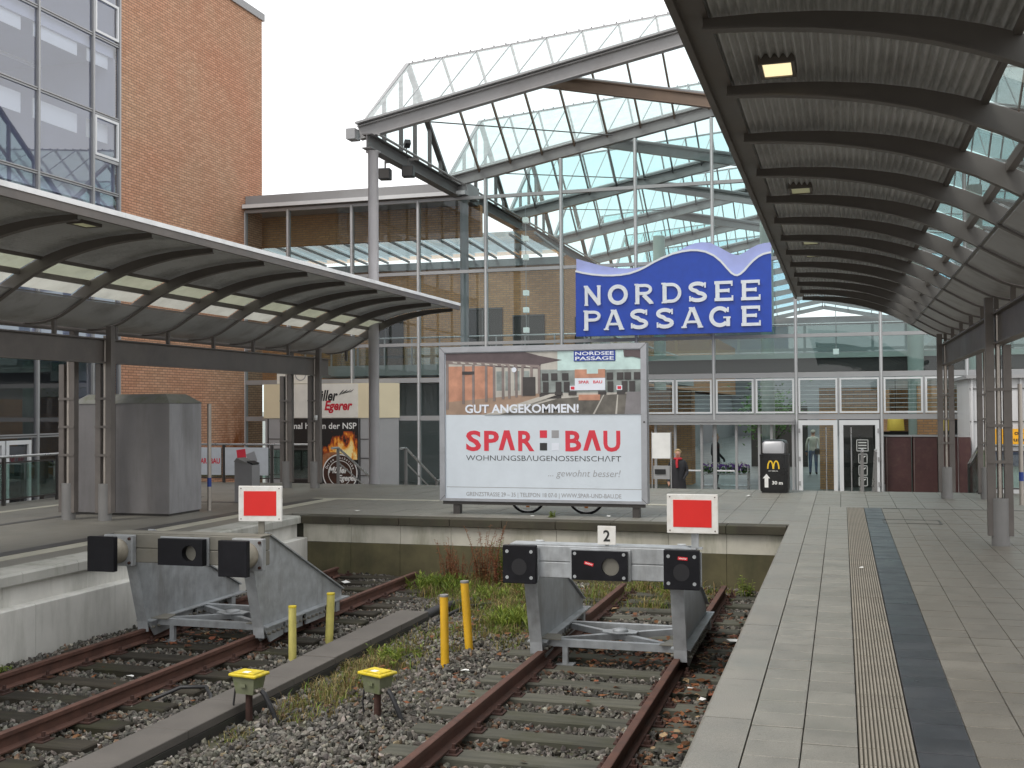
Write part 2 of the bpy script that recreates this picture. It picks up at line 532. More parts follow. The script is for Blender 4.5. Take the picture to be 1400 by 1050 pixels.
def ribbon(mb, pts, w, y0, y1, closed=False):
    """thick polyline drawn in XZ, extruded from y0 (front) to y1"""
    P = [Vector((p[0], p[1])) for p in pts]
    n = len(P); L = []; Rr = []
    for i in range(n):
        a = P[i - 1] if (i > 0 or closed) else None
        b = P[(i + 1) % n] if (i < n - 1 or closed) else None
        d1 = (P[i] - a).normalized() if a is not None else None
        d2 = (b - P[i]).normalized() if b is not None else None
        d1 = d1 or d2; d2 = d2 or d1
        n1 = Vector((-d1.y, d1.x)); n2 = Vector((-d2.y, d2.x))
        m = (n1 + n2)
        m = m.normalized() if m.length > 1e-5 else n1
        k = min(1.8, 1 / max(.3, m.dot(n1)))
        ww = (w[i] if isinstance(w, (list, tuple)) else w) / 2
        L.append(P[i] + m * ww * k); Rr.append(P[i] - m * ww * k)
    vs = []
    for y in (y0, y1):
        vs += [(p.x, y, p.y) for p in L] + [(p.x, y, p.y) for p in Rr]
    fs = []
    m2 = 2 * n
    for i in range(n if closed else n - 1):
        j = (i + 1) % n
        fs.append((i, j, n + j, n + i))
        fs.append((m2 + i, m2 + n + i, m2 + n + j, m2 + j))
        fs.append((i, m2 + i, m2 + j, j))
        fs.append((n + i, n + j, m2 + n + j, m2 + n + i))
    if not closed:
        fs.append((0, n, m2 + n, m2)); fs.append((n - 1, m2 + n - 1, m2 + 2 * n - 1, 2 * n - 1))
    mb.add(vs, fs)

def arc(cx, cy, rx, ry, a0, a1, n=12):
    return [(cx + rx * math.cos(rad(a0 + (a1 - a0) * i / n)), cy + ry * math.sin(rad(a0 + (a1 - a0) * i / n))) for i in range(n + 1)]
# ================================================================== the setting
RT = -0.80                      # rail top
FL = -0.85                      # forecourt level
YF = 33.0                       # glass facade plane
struct(MB().sheet((-1500, -1500, -1.6), (1500, -1500, -1.6), (1500, 1500, -1.6), (-1500, 1500, -1.6)).build('ground', 'forecourt'))
struct(MB().box(-60, 60, 27.4, 33.1, -1.2, FL).box(-60, -16.6, -12, 27.4, -1.2, FL).build('forecourt', 'forecourt'))
struct(MB().box(-9.6, -0.8, -12, 18.3, -1.3, -1.035).build('track_bed', 'soil'))

# ---------------- right platform with its paving pieces
pl = struct(MB().box(-0.62, 14, -12, 26.0, -1.3, -.03).build('right_platform', 'paving_joint'))
def tile_mesh(name, w, d, mat, h=.045, c=.004):
    return MB().cbox(-w / 2, w / 2, -d / 2, d / 2, -h, 0, c).mesh(name, mat)
G = .007
tm_grey = tile_mesh('paving_tile', .305 - G, .30 - .013, 'paving')
tm_warm = tile_mesh('paving_tile', .305 - G, .30 - .013, 'paving_warm')
tm_dark = tile_mesh('dark_tile', .305 - G * .6, .30 - G * .5, 'dark_tile')
mb = MB()
def tactile(mb, x, y):
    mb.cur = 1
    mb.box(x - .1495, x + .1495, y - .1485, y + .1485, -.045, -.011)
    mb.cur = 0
    for k in range(13):
        a = x - .1495 + (k + .5) * .299 / 13
        mb.prism([(a - .0075, -.011), (a + .0075, -.011), (a + .0052, 0), (a - .0052, 0)], 'y', y - .1465, y + .1465)
tactile(mb, 0, 0)
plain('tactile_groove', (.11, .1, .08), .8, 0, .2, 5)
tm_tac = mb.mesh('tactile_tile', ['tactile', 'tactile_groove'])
edge_me = MB().prism([(-.62, -.16), (-.85, -.16), (-.85, -.022), (-.828, 0), (-.55, 0), (-.55, -.05), (-.62, -.05)], 'y', .003, .997).mesh('edge_slab', 'edge_slab')
for k in range(3, 23):
    e = link('edge_slab', edge_me, pl, (0, k - .07, rng.uniform(-.002, .002)))
MB().prism([(-.62, -.16), (-.85, -.16), (-.85, -.022), (-.828, 0), (-.55, 0), (-.55, -.05), (-.62, -.05)], 'y', 22.93, 25.99).build('edge_slab', 'edge_slab', pl)
Y0 = 4.87
cols = [(-.3925, tm_grey), (-.0875, tm_grey), (.2175, tm_tac), (.5225, tm_dark)]
far = {'paving': MB(), 'paving_warm': MB(), 'tactile': MB(), 'dark_tile': MB()}
far_key = {id(tm_grey): 'paving', id(tm_warm): 'paving_warm', id(tm_tac): 'tactile', id(tm_dark): 'dark_tile'}
for k in range(57):
    y = Y0 + .3 * k
    for x, me in cols:
        if k < 34:
            nm = {id(tm_tac): 'tactile_tile', id(tm_dark): 'dark_tile'}.get(id(me), 'paving_tile')
            link(nm, me, pl, (x, y, rng.uniform(-.0025, .0015)), (rng.uniform(-.004, .004), rng.uniform(-.004, .004), 0))
        else:
            b = far[far_key[id(me)]]
            if me is tm_tac:
                tactile(b, x, y)
            else:
                b.box(x - .149, x + .149, y - .147, y + .147, -.03, rng.uniform(-.002, .001))
    for c in range(44):
        x = .675 + .1525 + .305 * c
        if c < 7 and y < 9.8 and y > 5.2:
            link('paving_tile', tm_warm, pl, (x, y, rng.uniform(-.002, .001)), (rng.uniform(-.003, .003), rng.uniform(-.003, .003), 0))
        elif y > 5.2 and x < 12:
            far['paving_warm'].box(x - .149, x + .149, y - .147, y + .147, -.03, rng.uniform(-.002, .001))
# cross rows by the station and the cross platform behind the pit
cross = MB()
def cross_tiles(x0, x1, y0, y1, s=.6, t=.5):
    j = 0
    y = y0
    while y < y1 - .02:
        x = x0
        while x < x1 - .02:
            cross.box(x + .004, min(x + s, x1) - .004, y + .004, min(y + t, y1) - .004, -.03, rng.uniform(-.0025, .001))
            x += s
        y += t
cross_tiles(-.545, 12, Y0 + .3 * 57 - .15, 26.0, .5, .5)
stuff(cross.build('paving', 'paving', pl))
for k, b in far.items():
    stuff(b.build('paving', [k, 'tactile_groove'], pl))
# drain slot and manhole frame
MB().box(.7, 9, 21.72, 21.80, -.03, .004).build('drain_channel', 'rail_dark', pl)
mh = MB()
for a in ((.62, 1.52, 19.0, 19.03), (.62, 1.52, 19.62, 19.65), (.62, .65, 19.03, 19.62), (1.49, 1.52, 19.03, 19.62)):
    mh.box(*a, -.02, .004)
mh.build('manhole_frame', 'rail_dark', pl)

cp = struct(MB().box(-9.7, -.62, 18.16, 26.0, -1.3, -.03).build('cross_platform', 'paving_joint'))
cross = MB()
cross_tiles(-9.7, -.55, 18.45, 26.0, .6, .6)
stuff(cross.build('paving', 'paving', cp))
for k in range(9):
    x0 = -9.3 + k * .9375
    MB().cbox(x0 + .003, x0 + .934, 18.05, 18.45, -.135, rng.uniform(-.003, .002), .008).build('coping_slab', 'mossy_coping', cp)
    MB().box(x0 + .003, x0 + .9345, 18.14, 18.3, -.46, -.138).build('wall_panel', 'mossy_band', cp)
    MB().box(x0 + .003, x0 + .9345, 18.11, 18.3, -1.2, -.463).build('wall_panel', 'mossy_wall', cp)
st = MB()
for i in range(5):
    st.box(-16, 12, 26.0 + .3 * i, 26.3 + .3 * i, -1.2, -.17 * (i + 1))
struct(st.build('stairs', 'concrete_coping'))

# ---------------- left platform
lp = struct(MB().box(-16.6, -9.7, -12, 26.0, -1.3, 0).build('left_platform', 'left_paving'))
for k in range(2, 19):
    y1 = min(k + 1.0, 18.05)
    MB().prism([(-9.30, -.13), (-9.30, -.025), (-9.325, .003), (-9.80, .003), (-9.80, -.03), (-9.69, -.03), (-9.69, -.13)], 'y', k + .003, y1 - .003).build('edge_slab', 'concrete_coping', lp)
for k in range(1, 12):
    y0, y1 = k * 1.5 + .25, min(k * 1.5 + 1.75, 18.05)
    MB().box(-9.6, -9.38, y0 + .003, y1 - .003, -.40, -.132).build('wall_panel', 'concrete_wall', lp)
    MB().prism([(-9.62, -1.2), (-9.2, -1.2), (-9.2, -.40), (-9.22, -.385), (-9.62, -.385)], 'y', y0 + .353, min(y1 + .35, 18.1) - .003).build('wall_panel', 'concrete_wall', lp)
for name, x0, x1, m, z in (('white_line', -10.52, -10.24, 'line_white', .006), ('dark_stripe', -10.84, -10.56, 'left_dark', .005), ('dark_stripe', -13.6, -13.42, 'left_dark', .005), ('white_line', -15.3, -15.1, 'line_white', .006)):
    MB().box(x0, x1, 2, 21.5, -.02, z).build(name, m, lp)
MB().box(-10.84, -3, 21.505, 21.72, -.02, .006).build('white_line', 'line_white', lp)
MB().box(-13.6, -10.56, 20.2, 20.42, -.02, .0055).build('dark_stripe', 'left_dark', lp)

# ================================================================== railway tracks
def rail_profile(x):
    z = RT
    half = [(.036, 0), (.036, -.035), (.009, -.05), (.009, -.125), (.065, -.142), (.065, -.155)]
    right = [(x + a, z + b) for a, b in half]
    left = [(x - a, z + b) for a, b in half[::-1]]
    return [(x - .028, z + .004)] + [(x + .028, z + .004)] + right + left
def track(xc, y_end, mat_s, label, y_start, yend2, wid):
    t = thing('railway_track', label, 'track', (xc, 10, RT))
    inv = Matrix.Translation((-xc, -10, -RT))
    def P(mb, name, m, par=t):
        mb.v = [(a - xc, b - 10, c - RT) for a, b, c in mb.v]
        return mb.build(name, m, par)
    for s, ye in ((-1, y_end), (1, yend2)):
        m = MB(); m.prism(rail_profile(xc + s * .755)[::-1], 'y', y_start, ye)
        P(m, 'rail', 'rust_rail')
    y = y_start + .25
    k = 0
    while y < y_end + .3:
        w = wid + rng.uniform(-.06, .08)
        yy = y + rng.uniform(-.03, .03)
        o = rng.uniform(-.05, .05)
        m = MB()
        m.cbox(xc - w + o, xc + w + o, yy - .13, yy + .13, -1.12, -.963 + rng.uniform(-.006, .003), .012)
        sl = P(m, 'sleeper', mat_s)
        for s in (-1, 1):
            m = MB()
            x = xc + s * .755
            m.box(x - .17, x + .17, yy - .08, yy + .08, -.965, -.9535)
            for q in (-.115, .115):
                m.box(x + q - .03, x + q + .03, yy - .045, yy + .045, -.9535, -.925)
                m.tube([(x + q, yy, -.925), (x + q, yy, -.885)], .018, 6)
            stuff(P(m, 'rail_fastening', 'rust_dark', sl))
        y += .63; k += 1
    if xc < -5:
        m = MB()
        for s in (-1, 1):
            m.box(xc - .755 + s * .012, xc - .755 + s * .03, 8.25, 9.1, -.925, -.86)
            for i in range(4):
                m.tube([(xc - .755 + s * .03, 8.36 + i * .21, -.893), (xc - .755 + s * .055, 8.36 + i * .21, -.893)], .018, 6)
        P(m, 'fishplate', 'rust_dark')
    return t
track(-7.555, 17.45, 'sleeper_old', 'rusty railway track beside the pale concrete wall of the left platform', 1.0, 17.25, 1.28)
track(-2.485, 16.9, 'sleeper_grey', 'rusty railway track with grey sleepers running along the right platform edge', 1.0, 17.05, 1.24)

# ================================================================== ballast, leaves, grass
def hills(x, y):
    return .018 * np.sin(x * 2.1 + 1) * np.cos(y * 1.7) + .014 * np.sin(x * 5.3 + y * 3.1)
def green(x, y):
    """0..1: how overgrown the strip between the tracks is"""
    g = np.zeros_like(x)
    for cx, cy, rx, ry, a in ((-5.55, 17.1, 1.3, 1.2, 1.2), (-4.9, 15.9, 1.0, 1.4, 1.1), (-4.35, 14.5, .75, 1.3, 1.0), (-5.1, 13.3, .4, .9, .5), (-5.1, 11.6, .5, 1.6, 1.0), (-5.0, 10.2, .38, .9, .9), (-2.8, 17.0, 1.2, 1.3, .9), (-5.25, 8.8, .2, .35, .6), (-3.8, 13.2, .4, .6, .5), (-4.6, 12.6, .3, .5, .35)):
        g = np.maximum(g, a * np.clip(1.25 - ((x - cx) / rx) ** 2 - ((y - cy) / ry) ** 2, 0, 1))
    return np.clip(g, 0, 1)
N = 80000
sx = nr.uniform(-9.19, -.9, N); sy = nr.uniform(5.2, 18.05, N)
keep = (sy > 5.2 + np.clip((-sx - 5) * .45, 0, 9))
on1 = (np.abs(sx + 7.555) < 1.26) & (np.abs(((sy - 1.25) / .63 + .5) % 1 - .5) * .63 < .115)
on2 = (np.abs(sx + 2.485) < 1.22) & (np.abs(((sy - 1.25) / .63 + .5) % 1 - .5) * .63 < .115)
keep &= ~((on1 | on2) & (nr.random(N) > .02))
keep &= ~((sx > -5.86) & (sx < -5.42) & (sy < 14.3))
gr = green(sx, sy)
keep &= nr.random(N) > gr * .92
sx, sy = sx[keep], sy[keep]; n = len(sx)
bm = bmesh.new(); bmesh.ops.create_icosphere(bm, subdivisions=1, radius=1)
ico = np.array([v.co[:] for v in bm.verts]); icf = np.array([[v.index for v in f.verts] for f in bm.faces]); bm.free()
sc3 = nr.uniform(.65, 1.35, (n, 1, 3)) * nr.uniform(.016, .034, (n, 1, 1)) * np.array([1.25, 1.0, .7])
V = ico[None] * sc3 * nr.uniform(.55, 1.3, (n, 12, 1))
q = nr.normal(size=(n, 4)); q /= np.linalg.norm(q, axis=1, keepdims=True)
w_, x_, y_, z_ = q.T
RM = np.stack([np.stack([1 - 2 * (y_**2 + z_**2), 2 * (x_*y_ - z_*w_), 2 * (x_*z_ + y_*w_)], -1), np.stack([2 * (x_*y_ + z_*w_), 1 - 2 * (x_**2 + z_**2), 2 * (y_*z_ - x_*w_)], -1), np.stack([2 * (x_*z_ - y_*w_), 2 * (y_*z_ + x_*w_), 1 - 2 * (x_**2 + y_**2)], -1)], 1)
V = np.einsum('nij,nkj->nki', RM, V)
cen = np.stack([sx, sy, -1.022 + hills(sx, sy) + nr.uniform(-.012, .022, n)], -1)
V = V + cen[:, None]
F = icf[None] + (np.arange(n) * 12)[:, None, None]
tone = (nr.uniform(.18, .42, (n, 1)) ** 2 * 1.2) * np.array([1, .99, .95]) * nr.uniform(.95, 1.05, (n, 3))
br = nr.random(n)
near1 = np.minimum(np.minimum(abs(sx + 8.31), abs(sx + 6.8)), np.minimum(abs(sx + 3.24), abs(sx + 1.73)))
rusty = (br < .025) | ((near1 < .2) & (br < .4))
tone[rusty] *= np.array([1.0, .66, .5])
tone *= np.array([1.03, .97, .87])
mid = (np.abs(sx + 7.555) < .45) | (np.abs(sx + 2.485) < .45)
tone[mid] *= .8
tone[br > .95] *= 1.8
tone[(br > .88) & (br < .9)] *= np.array([1.2, 1.05, .8])
def np_mesh(name, verts, faces, tone_per_vert, mat):
    me = bpy.data.meshes.new(name)
    verts = verts.reshape(-1, 3); k = faces.shape[-1]; faces = faces.reshape(-1, k)
    me.vertices.add(len(verts)); me.vertices.foreach_set("co", verts.astype(np.float32).ravel())
    me.loops.add(faces.size); me.loops.foreach_set("vertex_index", faces.astype(np.int32).ravel())
    me.polygons.add(len(faces))
    me.polygons.foreach_set("loop_start", np.arange(0, faces.size, k, dtype=np.int32))
    me.polygons.foreach_set("use_smooth", np.zeros(len(faces), dtype=bool))
    me.update(calc_edges=True)
    at = me.attributes.new("tone", 'FLOAT_COLOR', 'POINT')
    rgba = np.ones((len(verts), 4), np.float32); rgba[:, :3] = tone_per_vert
    at.data.foreach_set("color", rgba.ravel())
    me.materials.append(MATS[mat])
    me.validate()
    return me
stuff(link('ballast', np_mesh('ballast', V, F, np.repeat(tone, 12, 0), 'stone')), 'grey crushed stone ballast around the tracks')

# fallen leaves
def leaf_field(n, areas):
    xs, ys = [], []
    for (x0, x1, y0, y1, k) in areas:
        xs.append(nr.uniform(x0, x1, int(n * k))); ys.append(nr.uniform(y0, y1, int(n * k)))
    return np.concatenate(xs), np.concatenate(ys)
lx, ly = leaf_field(850, ((-3.2, -1.75, 12.2, 13.9, .36), (-1.62, -.95, 9.5, 14.5, .45), (-1.62, -1.0, 7.5, 9.5, .06), (-8.2, -6.8, 11.8, 14, .22), (-3.1, -1.8, 7.5, 11.6, .04), (-5.2, -1.0, 14, 17.8, .2), (-9.0, -6.2, 8, 11, .035), (-5, -3.4, 10, 14, .05)))
n = len(lx)
ang = nr.uniform(0, 6.28, n); sz = nr.uniform(.022, .058, n)
shape = np.array([(-1, 0, 0), (-.3, .55, .12), (.45, .5, .05), (1, 0, .15), (.4, -.5, .1), (-.35, -.5, .02)])
cs, sn = np.cos(ang), np.sin(ang)
LV = np.zeros((n, 6, 3))
LV[..., 0] = (shape[:, 0] * cs[:, None] - shape[:, 1] * sn[:, None]) * sz[:, None]
LV[..., 1] = (shape[:, 0] * sn[:, None] + shape[:, 1] * cs[:, None]) * sz[:, None]
LV[..., 2] = (shape[:, 2] + nr.uniform(-.25, .35, (n, 6))) * sz[:, None]
LV += np.stack([lx, ly, -.975 + hills(lx, ly) + nr.uniform(0, .03, n)], -1)[:, None]
LF = np.arange(n * 6).reshape(n, 6)
lt = np.array([.19, .075, .034]) * nr.uniform(.35, 1.35, (n, 1)) * nr.uniform(.85, 1.15, (n, 3))
pale = nr.random(n) < .12
lt[pale] = np.array([.36, .25, .14]) * nr.uniform(.7, 1.1, (pale.sum(), 1))
stuff(link('fallen_leaves', np_mesh('fallen_leaves', LV, LF, np.repeat(lt, 6, 0), 'dry_leaf')), 'brown fallen leaves lying on the ballast')

# grass and low weeds between the tracks
def blades(cx, cy, cz, h, w, lean, tone):
    n = len(cx)
    a = nr.uniform(0, 6.28, n); d = np.stack([np.cos(a), np.sin(a)], -1); p = np.stack([-d[:, 1], d[:, 0]], -1)
    B = np.zeros((n, 5, 3))
    base = np.stack([cx, cy], -1)
    for i, (t, ww) in enumerate(((0, 1), (0, -1), (.55, -.8), (.55, .8))):
        B[:, i, :2] = base + d * (lean * h * t * t)[:, None] + p * (w * ww)[:, None]
        B[:, i, 2] = cz + h * t
    B[:, 4, :2] = base + d * (lean * h)[:, None]; B[:, 4, 2] = cz + h * (1 - .35 * lean)
    o = (np.arange(n) * 5)[:, None, None]
    Fq = np.array([(0, 1, 2), (0, 2, 3), (3, 2, 4)])[None] + o
    return B, Fq, np.repeat(tone, 5, 0)
NG = 210000
gx = nr.uniform(-6.9, -1.3, NG); gy = nr.uniform(7.6, 18.05, NG)
g = green(gx, gy)
clump = np.clip(.5 + .5 * np.sin(gx * 7 + 2 * np.sin(gy * 3)) * np.cos(gy * 5.2 + gx * 2) + nr.normal(0, .18, NG), 0, 1)
k = nr.random(NG) < (g ** 1.3) * (.15 + .85 * clump ** 2) * .8
gx, gy, clump, g = gx[k], gy[k], clump[k], g[k]
n = len(gx)
hh = nr.uniform(.04, .15, n) * (.6 + .7 * clump) * np.where(gy > 15, 1.5, 1.0)
lush = nr.random(n) < np.where(gy > 12.2, .38, .22)
tn = np.where(lush[:, None], np.array([.15, .21, .035]), np.array([.25, .20, .085])) * nr.uniform(.55, 1.35, (n, 1)) * nr.uniform(.88, 1.12, (n, 3))
B, Fq, T = blades(gx, gy, -1.03 + hills(gx, gy), hh, nr.uniform(.003, .0065, n), nr.uniform(.2, 1.1, n), tn)
stuff(link('grass', np_mesh('grass', B, Fq, T, 'foliage')), 'patchy green and straw coloured grass between the tracks')
# moss cushions, very low
NM = 70000
mx = nr.uniform(-5.9, -1.6, NM); my = nr.uniform(7.8, 18, NM); g = green(mx, my)
k = nr.random(NM) < g * .8
mx, my = mx[k], my[k]; n = len(mx)
tn = np.array([.17, .15, .05]) * nr.uniform(.5, 1.3, (n, 1)) * nr.uniform(.85, 1.15, (n, 3))
tn[nr.random(n) < .3] *= np.array([.8, 1.2, .5])
B, Fq, T = blades(mx, my, -1.035 + hills(mx, my), nr.uniform(.012, .035, n), nr.uniform(.006, .012, n), nr.uniform(.6, 1.6, n), tn)
stuff(link('moss', np_mesh('moss', B, Fq, T, 'foliage')), 'low yellowish moss on the ground between the tracks')

def weed(label, x, y, n_st, h, leafy, col, col2, spread=.12, z=-1.02, lsize=.05, group=None, up=0., wid=.2):
    """one weed plant: thin stems (one mesh) carrying many small leaves (one mesh)"""
    t = thing('weed', label, 'plant', (x, y, z), group=group)
    st = MB(); vs = []; fs = []; tones = []
    for i in range(n_st):
        a = rng.uniform(0, 6.28); r = rng.uniform(0, spread); hh = h * rng.uniform(.55, 1.1)
        b = Vector((math.cos(a) * r * .5, math.sin(a) * r * .5, 0)); lean = Vector((math.cos(a), math.sin(a), 0)) * rng.uniform(.05, .3) * hh
        pts = [b + lean * (s * s) + Vector((rng.uniform(-.006, .006), rng.uniform(-.006, .006), hh * s)) for s in (0, .35, .7, 1)]
        st.tube(pts, [.0055, .005, .004, .002], 4)
        for q in range(leafy):
            s = rng.uniform(.15, 1); p = b + lean * (s * s) + Vector((0, 0, hh * s))
            aa = rng.uniform(0, 6.28); L = lsize * rng.uniform(.6, 1.3) * (1.15 - .5 * s)
            d = Vector((math.cos(aa), math.sin(aa), rng.uniform(-.1, .8) + up)).normalized(); pp = Vector((-d.y, d.x, 0)).normalized() * L * wid
            o = len(vs)
            vs += [p, p + d * L * .5 + pp, p + d * L + Vector((0, 0, -L * .2)), p + d * L * .5 - pp]
            fs.append((o, o + 1, o + 2, o + 3))
            c = col if rng.random() < .7 else col2
            f = rng.uniform(.7, 1.3)
            tones += [[c[0] * f, c[1] * f, c[2] * f]] * 4
    me = st.mesh('stems', 'foliage')
    at = me.attributes.new("tone", 'FLOAT_COLOR', 'POINT')
    at.data.foreach_set("color", np.tile(np.array([*col2, 1], np.float32), len(st.v)))
    stuff(link('stems', me, t))
    link('leaves', np_mesh('leaves', np.array([v[:] for v in vs]), np.array(fs), np.array(tones), 'foliage'), t)['kind'] = 'stuff'
RED, RUST, GRN, LIM = (.20, .075, .045), (.28, .13, .06), (.13, .19, .03), (.24, .29, .055)
weed('tall dry reddish weed at the end wall, leftmost of the red weeds', -6.05, 17.3, 26, .72, 40, RED, RUST, .6, lsize=.06)
weed('tallest dry reddish weed in front of the mossy end wall', -5.72, 17.6, 24, .95, 40, RED, RUST, .5, lsize=.06)
weed('reddish dry weed between the ivy sprig and the orange yellow post', -5.25, 17.5, 26, .74, 40, RUST, RED, .7, lsize=.06)
weed('short dry reddish weed nearest the right buffer stop', -4.8, 17.2, 24, .6, 36, RED, RUST, .6, lsize=.06)
weed('green leafy sprig climbing the end wall among the red weeds', -5.48, 17.75, 6, .72, 40, GRN, LIM, .12, lsize=.07)
weed('wide bright green leafy clump at the end of the left track', -6.25, 16.8, 60, .24, 9, GRN, LIM, 1.0, lsize=.16, up=1.2, wid=.09)
weed('low bright green clump just right of the wide leafy clump', -5.35, 16.3, 45, .18, 9, LIM, GRN, 1.5, lsize=.14, up=1.2, wid=.08)
weed('bright green grass clump left of the right buffer stop leg', -4.2, 14.3, 45, .18, 9, LIM, GRN, .8, lsize=.2, up=1.3, wid=.07)
weed('light green weed beside the end of the cable trough', -5.05, 12.0, 30, .14, 9, LIM, GRN, .8, lsize=.09, up=.6, wid=.14)
weed('small green weed beneath the right buffer beam', -2.5, 17.3, 40, .22, 9, LIM, GRN, .5, lsize=.13, up=1., wid=.09)
weed('small green weed right of the right buffer stop', -1.45, 17.2, 14, .34, 14, GRN, LIM, .22, lsize=.08)
weed('tiny green weed beside the left platform wall foot', -9.0, 10.3, 14, .10, 14, LIM, GRN, .2, lsize=.05)
weed('small green weed growing under the billboard near its right wheel', -4.85, 18.75, 12, .12, 10, GRN, LIM, .15, z=-.01, lsize=.05)
# scraps of paper
sc = MB()
for x, y, s, z in ((-3.3, 15.2, .16, -.97), (-1.25, 13.7, .13, -.95), (-1.15, 10.4, .1, -.97), (-2.6, 13.3, .06, -.96), (-2.2, 13.3, .08, -.96), (-1.5, 11.4, .06, -.97), (-7.9, 16.9, .09, -.97), (-7.4, 10.4, .05, -.97), (-5.9, 12.7, .05, -.98), (-4.0, 11.6, .06, -.98), (-5.2, 18.75, .04, .01), (-3.9, 19.0, .05, .01), (-1.9, 23.9, .09, .01), (.19, 13.6, .05, .012), (-8.6, 18.9, .07, .012), (-1.35, 11.0, .05, -.96)):
    pts = [(x + s * math.cos(t) * rng.uniform(.5, 1.1), y + s * math.sin(t) * rng.uniform(.5, 1.1), z + rng.uniform(0, .4) * s) for t in (0, .9, 1.9, 2.9, 3.9, 5.2)]
    sc.add(pts + [(x, y, z + .35 * s)], [(i, (i + 1) % 6, 6) for i in range(6)])
stuff(sc.build('litter', 'litter_white'), 'scattered white paper scraps')
# sheets of hardboard and loose cable by the trough end
# ================================================================== cable trough, posts, boxes
t = thing('cable_trough', 'dark concrete cable trough with flat lids between the two tracks', 'cable trough', (-5.65, 7, -1.02))
for k in range(10):
    y0 = 4.6 + k * .97
    if y0 + .97 > 14.35: break
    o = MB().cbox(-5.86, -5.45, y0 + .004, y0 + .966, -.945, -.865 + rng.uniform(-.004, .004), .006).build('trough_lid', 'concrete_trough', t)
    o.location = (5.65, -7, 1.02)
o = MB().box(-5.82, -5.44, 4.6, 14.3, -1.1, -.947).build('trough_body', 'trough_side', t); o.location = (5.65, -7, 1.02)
p = thing('drain_pipe', 'black plastic pipe sticking out of the cable trough end', 'pipe', (-5.55, 14.3, -.96))
m = MB(); m.tube([(0, 0, 0), (.02, .5, .01), (.1, 1.1, .0), (.28, 1.6, -.03)], .07, 12)
m.build('pipe', 'black_plastic', p)
m = MB(); m.tube([(.22, -.15, -.03), (.24, .5, -.02), (.3, 1.0, 0), (.6, 1.5, -.03)], .022, 8); m.build('cable', 'black_plastic', p)
cb = MB(); cb.tube([(-6.6, 9.6, -.97), (-6.35, 9.75, -.86), (-6.1, 9.8, -.85), (-5.95, 9.65, -.9), (-5.88, 9.5, -.96)], .02, 8)
tag(cb.build('loose_cable', 'black_plastic'), 'loose black cable looping from the left track to the trough', 'cable')

def post(x, y, h, r, mat, label, lean, cap=None):
    t = thing('marker_post', label, 'post', (x, y, -1.05), group='yellow marker posts between the tracks')
    top = Vector((lean[0], lean[1], h))
    m = MB(); m.tube([(0, 0, 0), tuple(top * .5), tuple(top)], r, 16); m.build('tube', mat, t)
    m = MB(); m.tube([tuple(top * .985 + Vector((0, 0, .002))), tuple(top + Vector((0, 0, .012)))], r * 1.06, 16); m.build('cap', cap or mat, t)
post(-6.09, 11.6, .68, .045, 'yellow_pale', 'pale yellow post nearest the left buffer stop', (.0, 0), 'yellow_lid')
post(-6.16, 12.69, .65, .05, 'yellow_pale', 'pale yellow post with rusty cap just behind the nearer pale post', (.03, 0), 'yellow_lid')
post(-4.34, 11.91, .83, .048, 'yellow_orange', 'orange yellow post standing beside brown leaves, nearer of the two', (-.01, 0), 'shroud_grey')
post(-4.33, 12.74, .86, .05, 'yellow_orange', 'orange yellow post leaning slightly left in front of the grass', (-.06, 0), 'shroud_grey')

def jbox(x, y, rz, label):
    t = thing('junction_box', label, 'junction box', (x, y, -.95), rz, 'yellow lidded junction boxes')
    m = MB()
    b = [(-.125, -.09), (.125, -.09), (.125, .09), (-.125, .09)]
    vs = [(a * .78, c * .78, .20) for a, c in b] + [(a, c, .36) for a, c in b]
    m.add(vs, [(0, 3, 2, 1), (4, 5, 6, 7), (0, 1, 5, 4), (1, 2, 6, 5), (2, 3, 7, 6), (3, 0, 4, 7)])
    m.box(-.03, .03, -.1, -.085, .27, .30)
    m.build('body', 'box_green', t)
    m = MB(); m.cbox(-.155, .155, -.115, .115, .362, .39, .008); m.cbox(-.115, .115, -.08, .08, .388, .402, .006)
    m.build('lid', 'yellow_lid', t)
    m = MB(); m.box(-.02, .045, -.075, -.02, .402, .405); m.build('sticker', 'litter_white', t)
    m = MB(); m.tube([(0, 0, -.13), (0, 0, .2)], .034, 10); m.build('post', 'rust_dark', t)
    m = MB()
    for i in range(3):
        m.tube([(.1 + .001 * i, -.04 + .04 * i, .24), (.15, -.05 + .04 * i, .235)], .016, 8)
    m.build('cable_gland', 'pipe_steel', t)
    m = MB(); m.tube([(.14, .0, .23), (.18, .0, .2), (.24, .02, .07), (.30, .05, -.1)], .024, 8)
    m.build('cable', 'black_plastic', t); m = MB()
    m.tube([(-.11, -.06, .25), (-.125, -.07, .1), (-.12, -.05, -.1)], .009, 6)
    m.build('cable', 'black_plastic', t)
jbox(-5.36, 9.35, rad(-8), 'yellow lidded green junction box standing against the cable trough')
jbox(-4.21, 9.7, rad(-22), 'yellow lidded grey junction box alone on the ballast between the tracks')

plain('rubber_worn', (.010, .0098, .012), .7, 0, .3, 9)
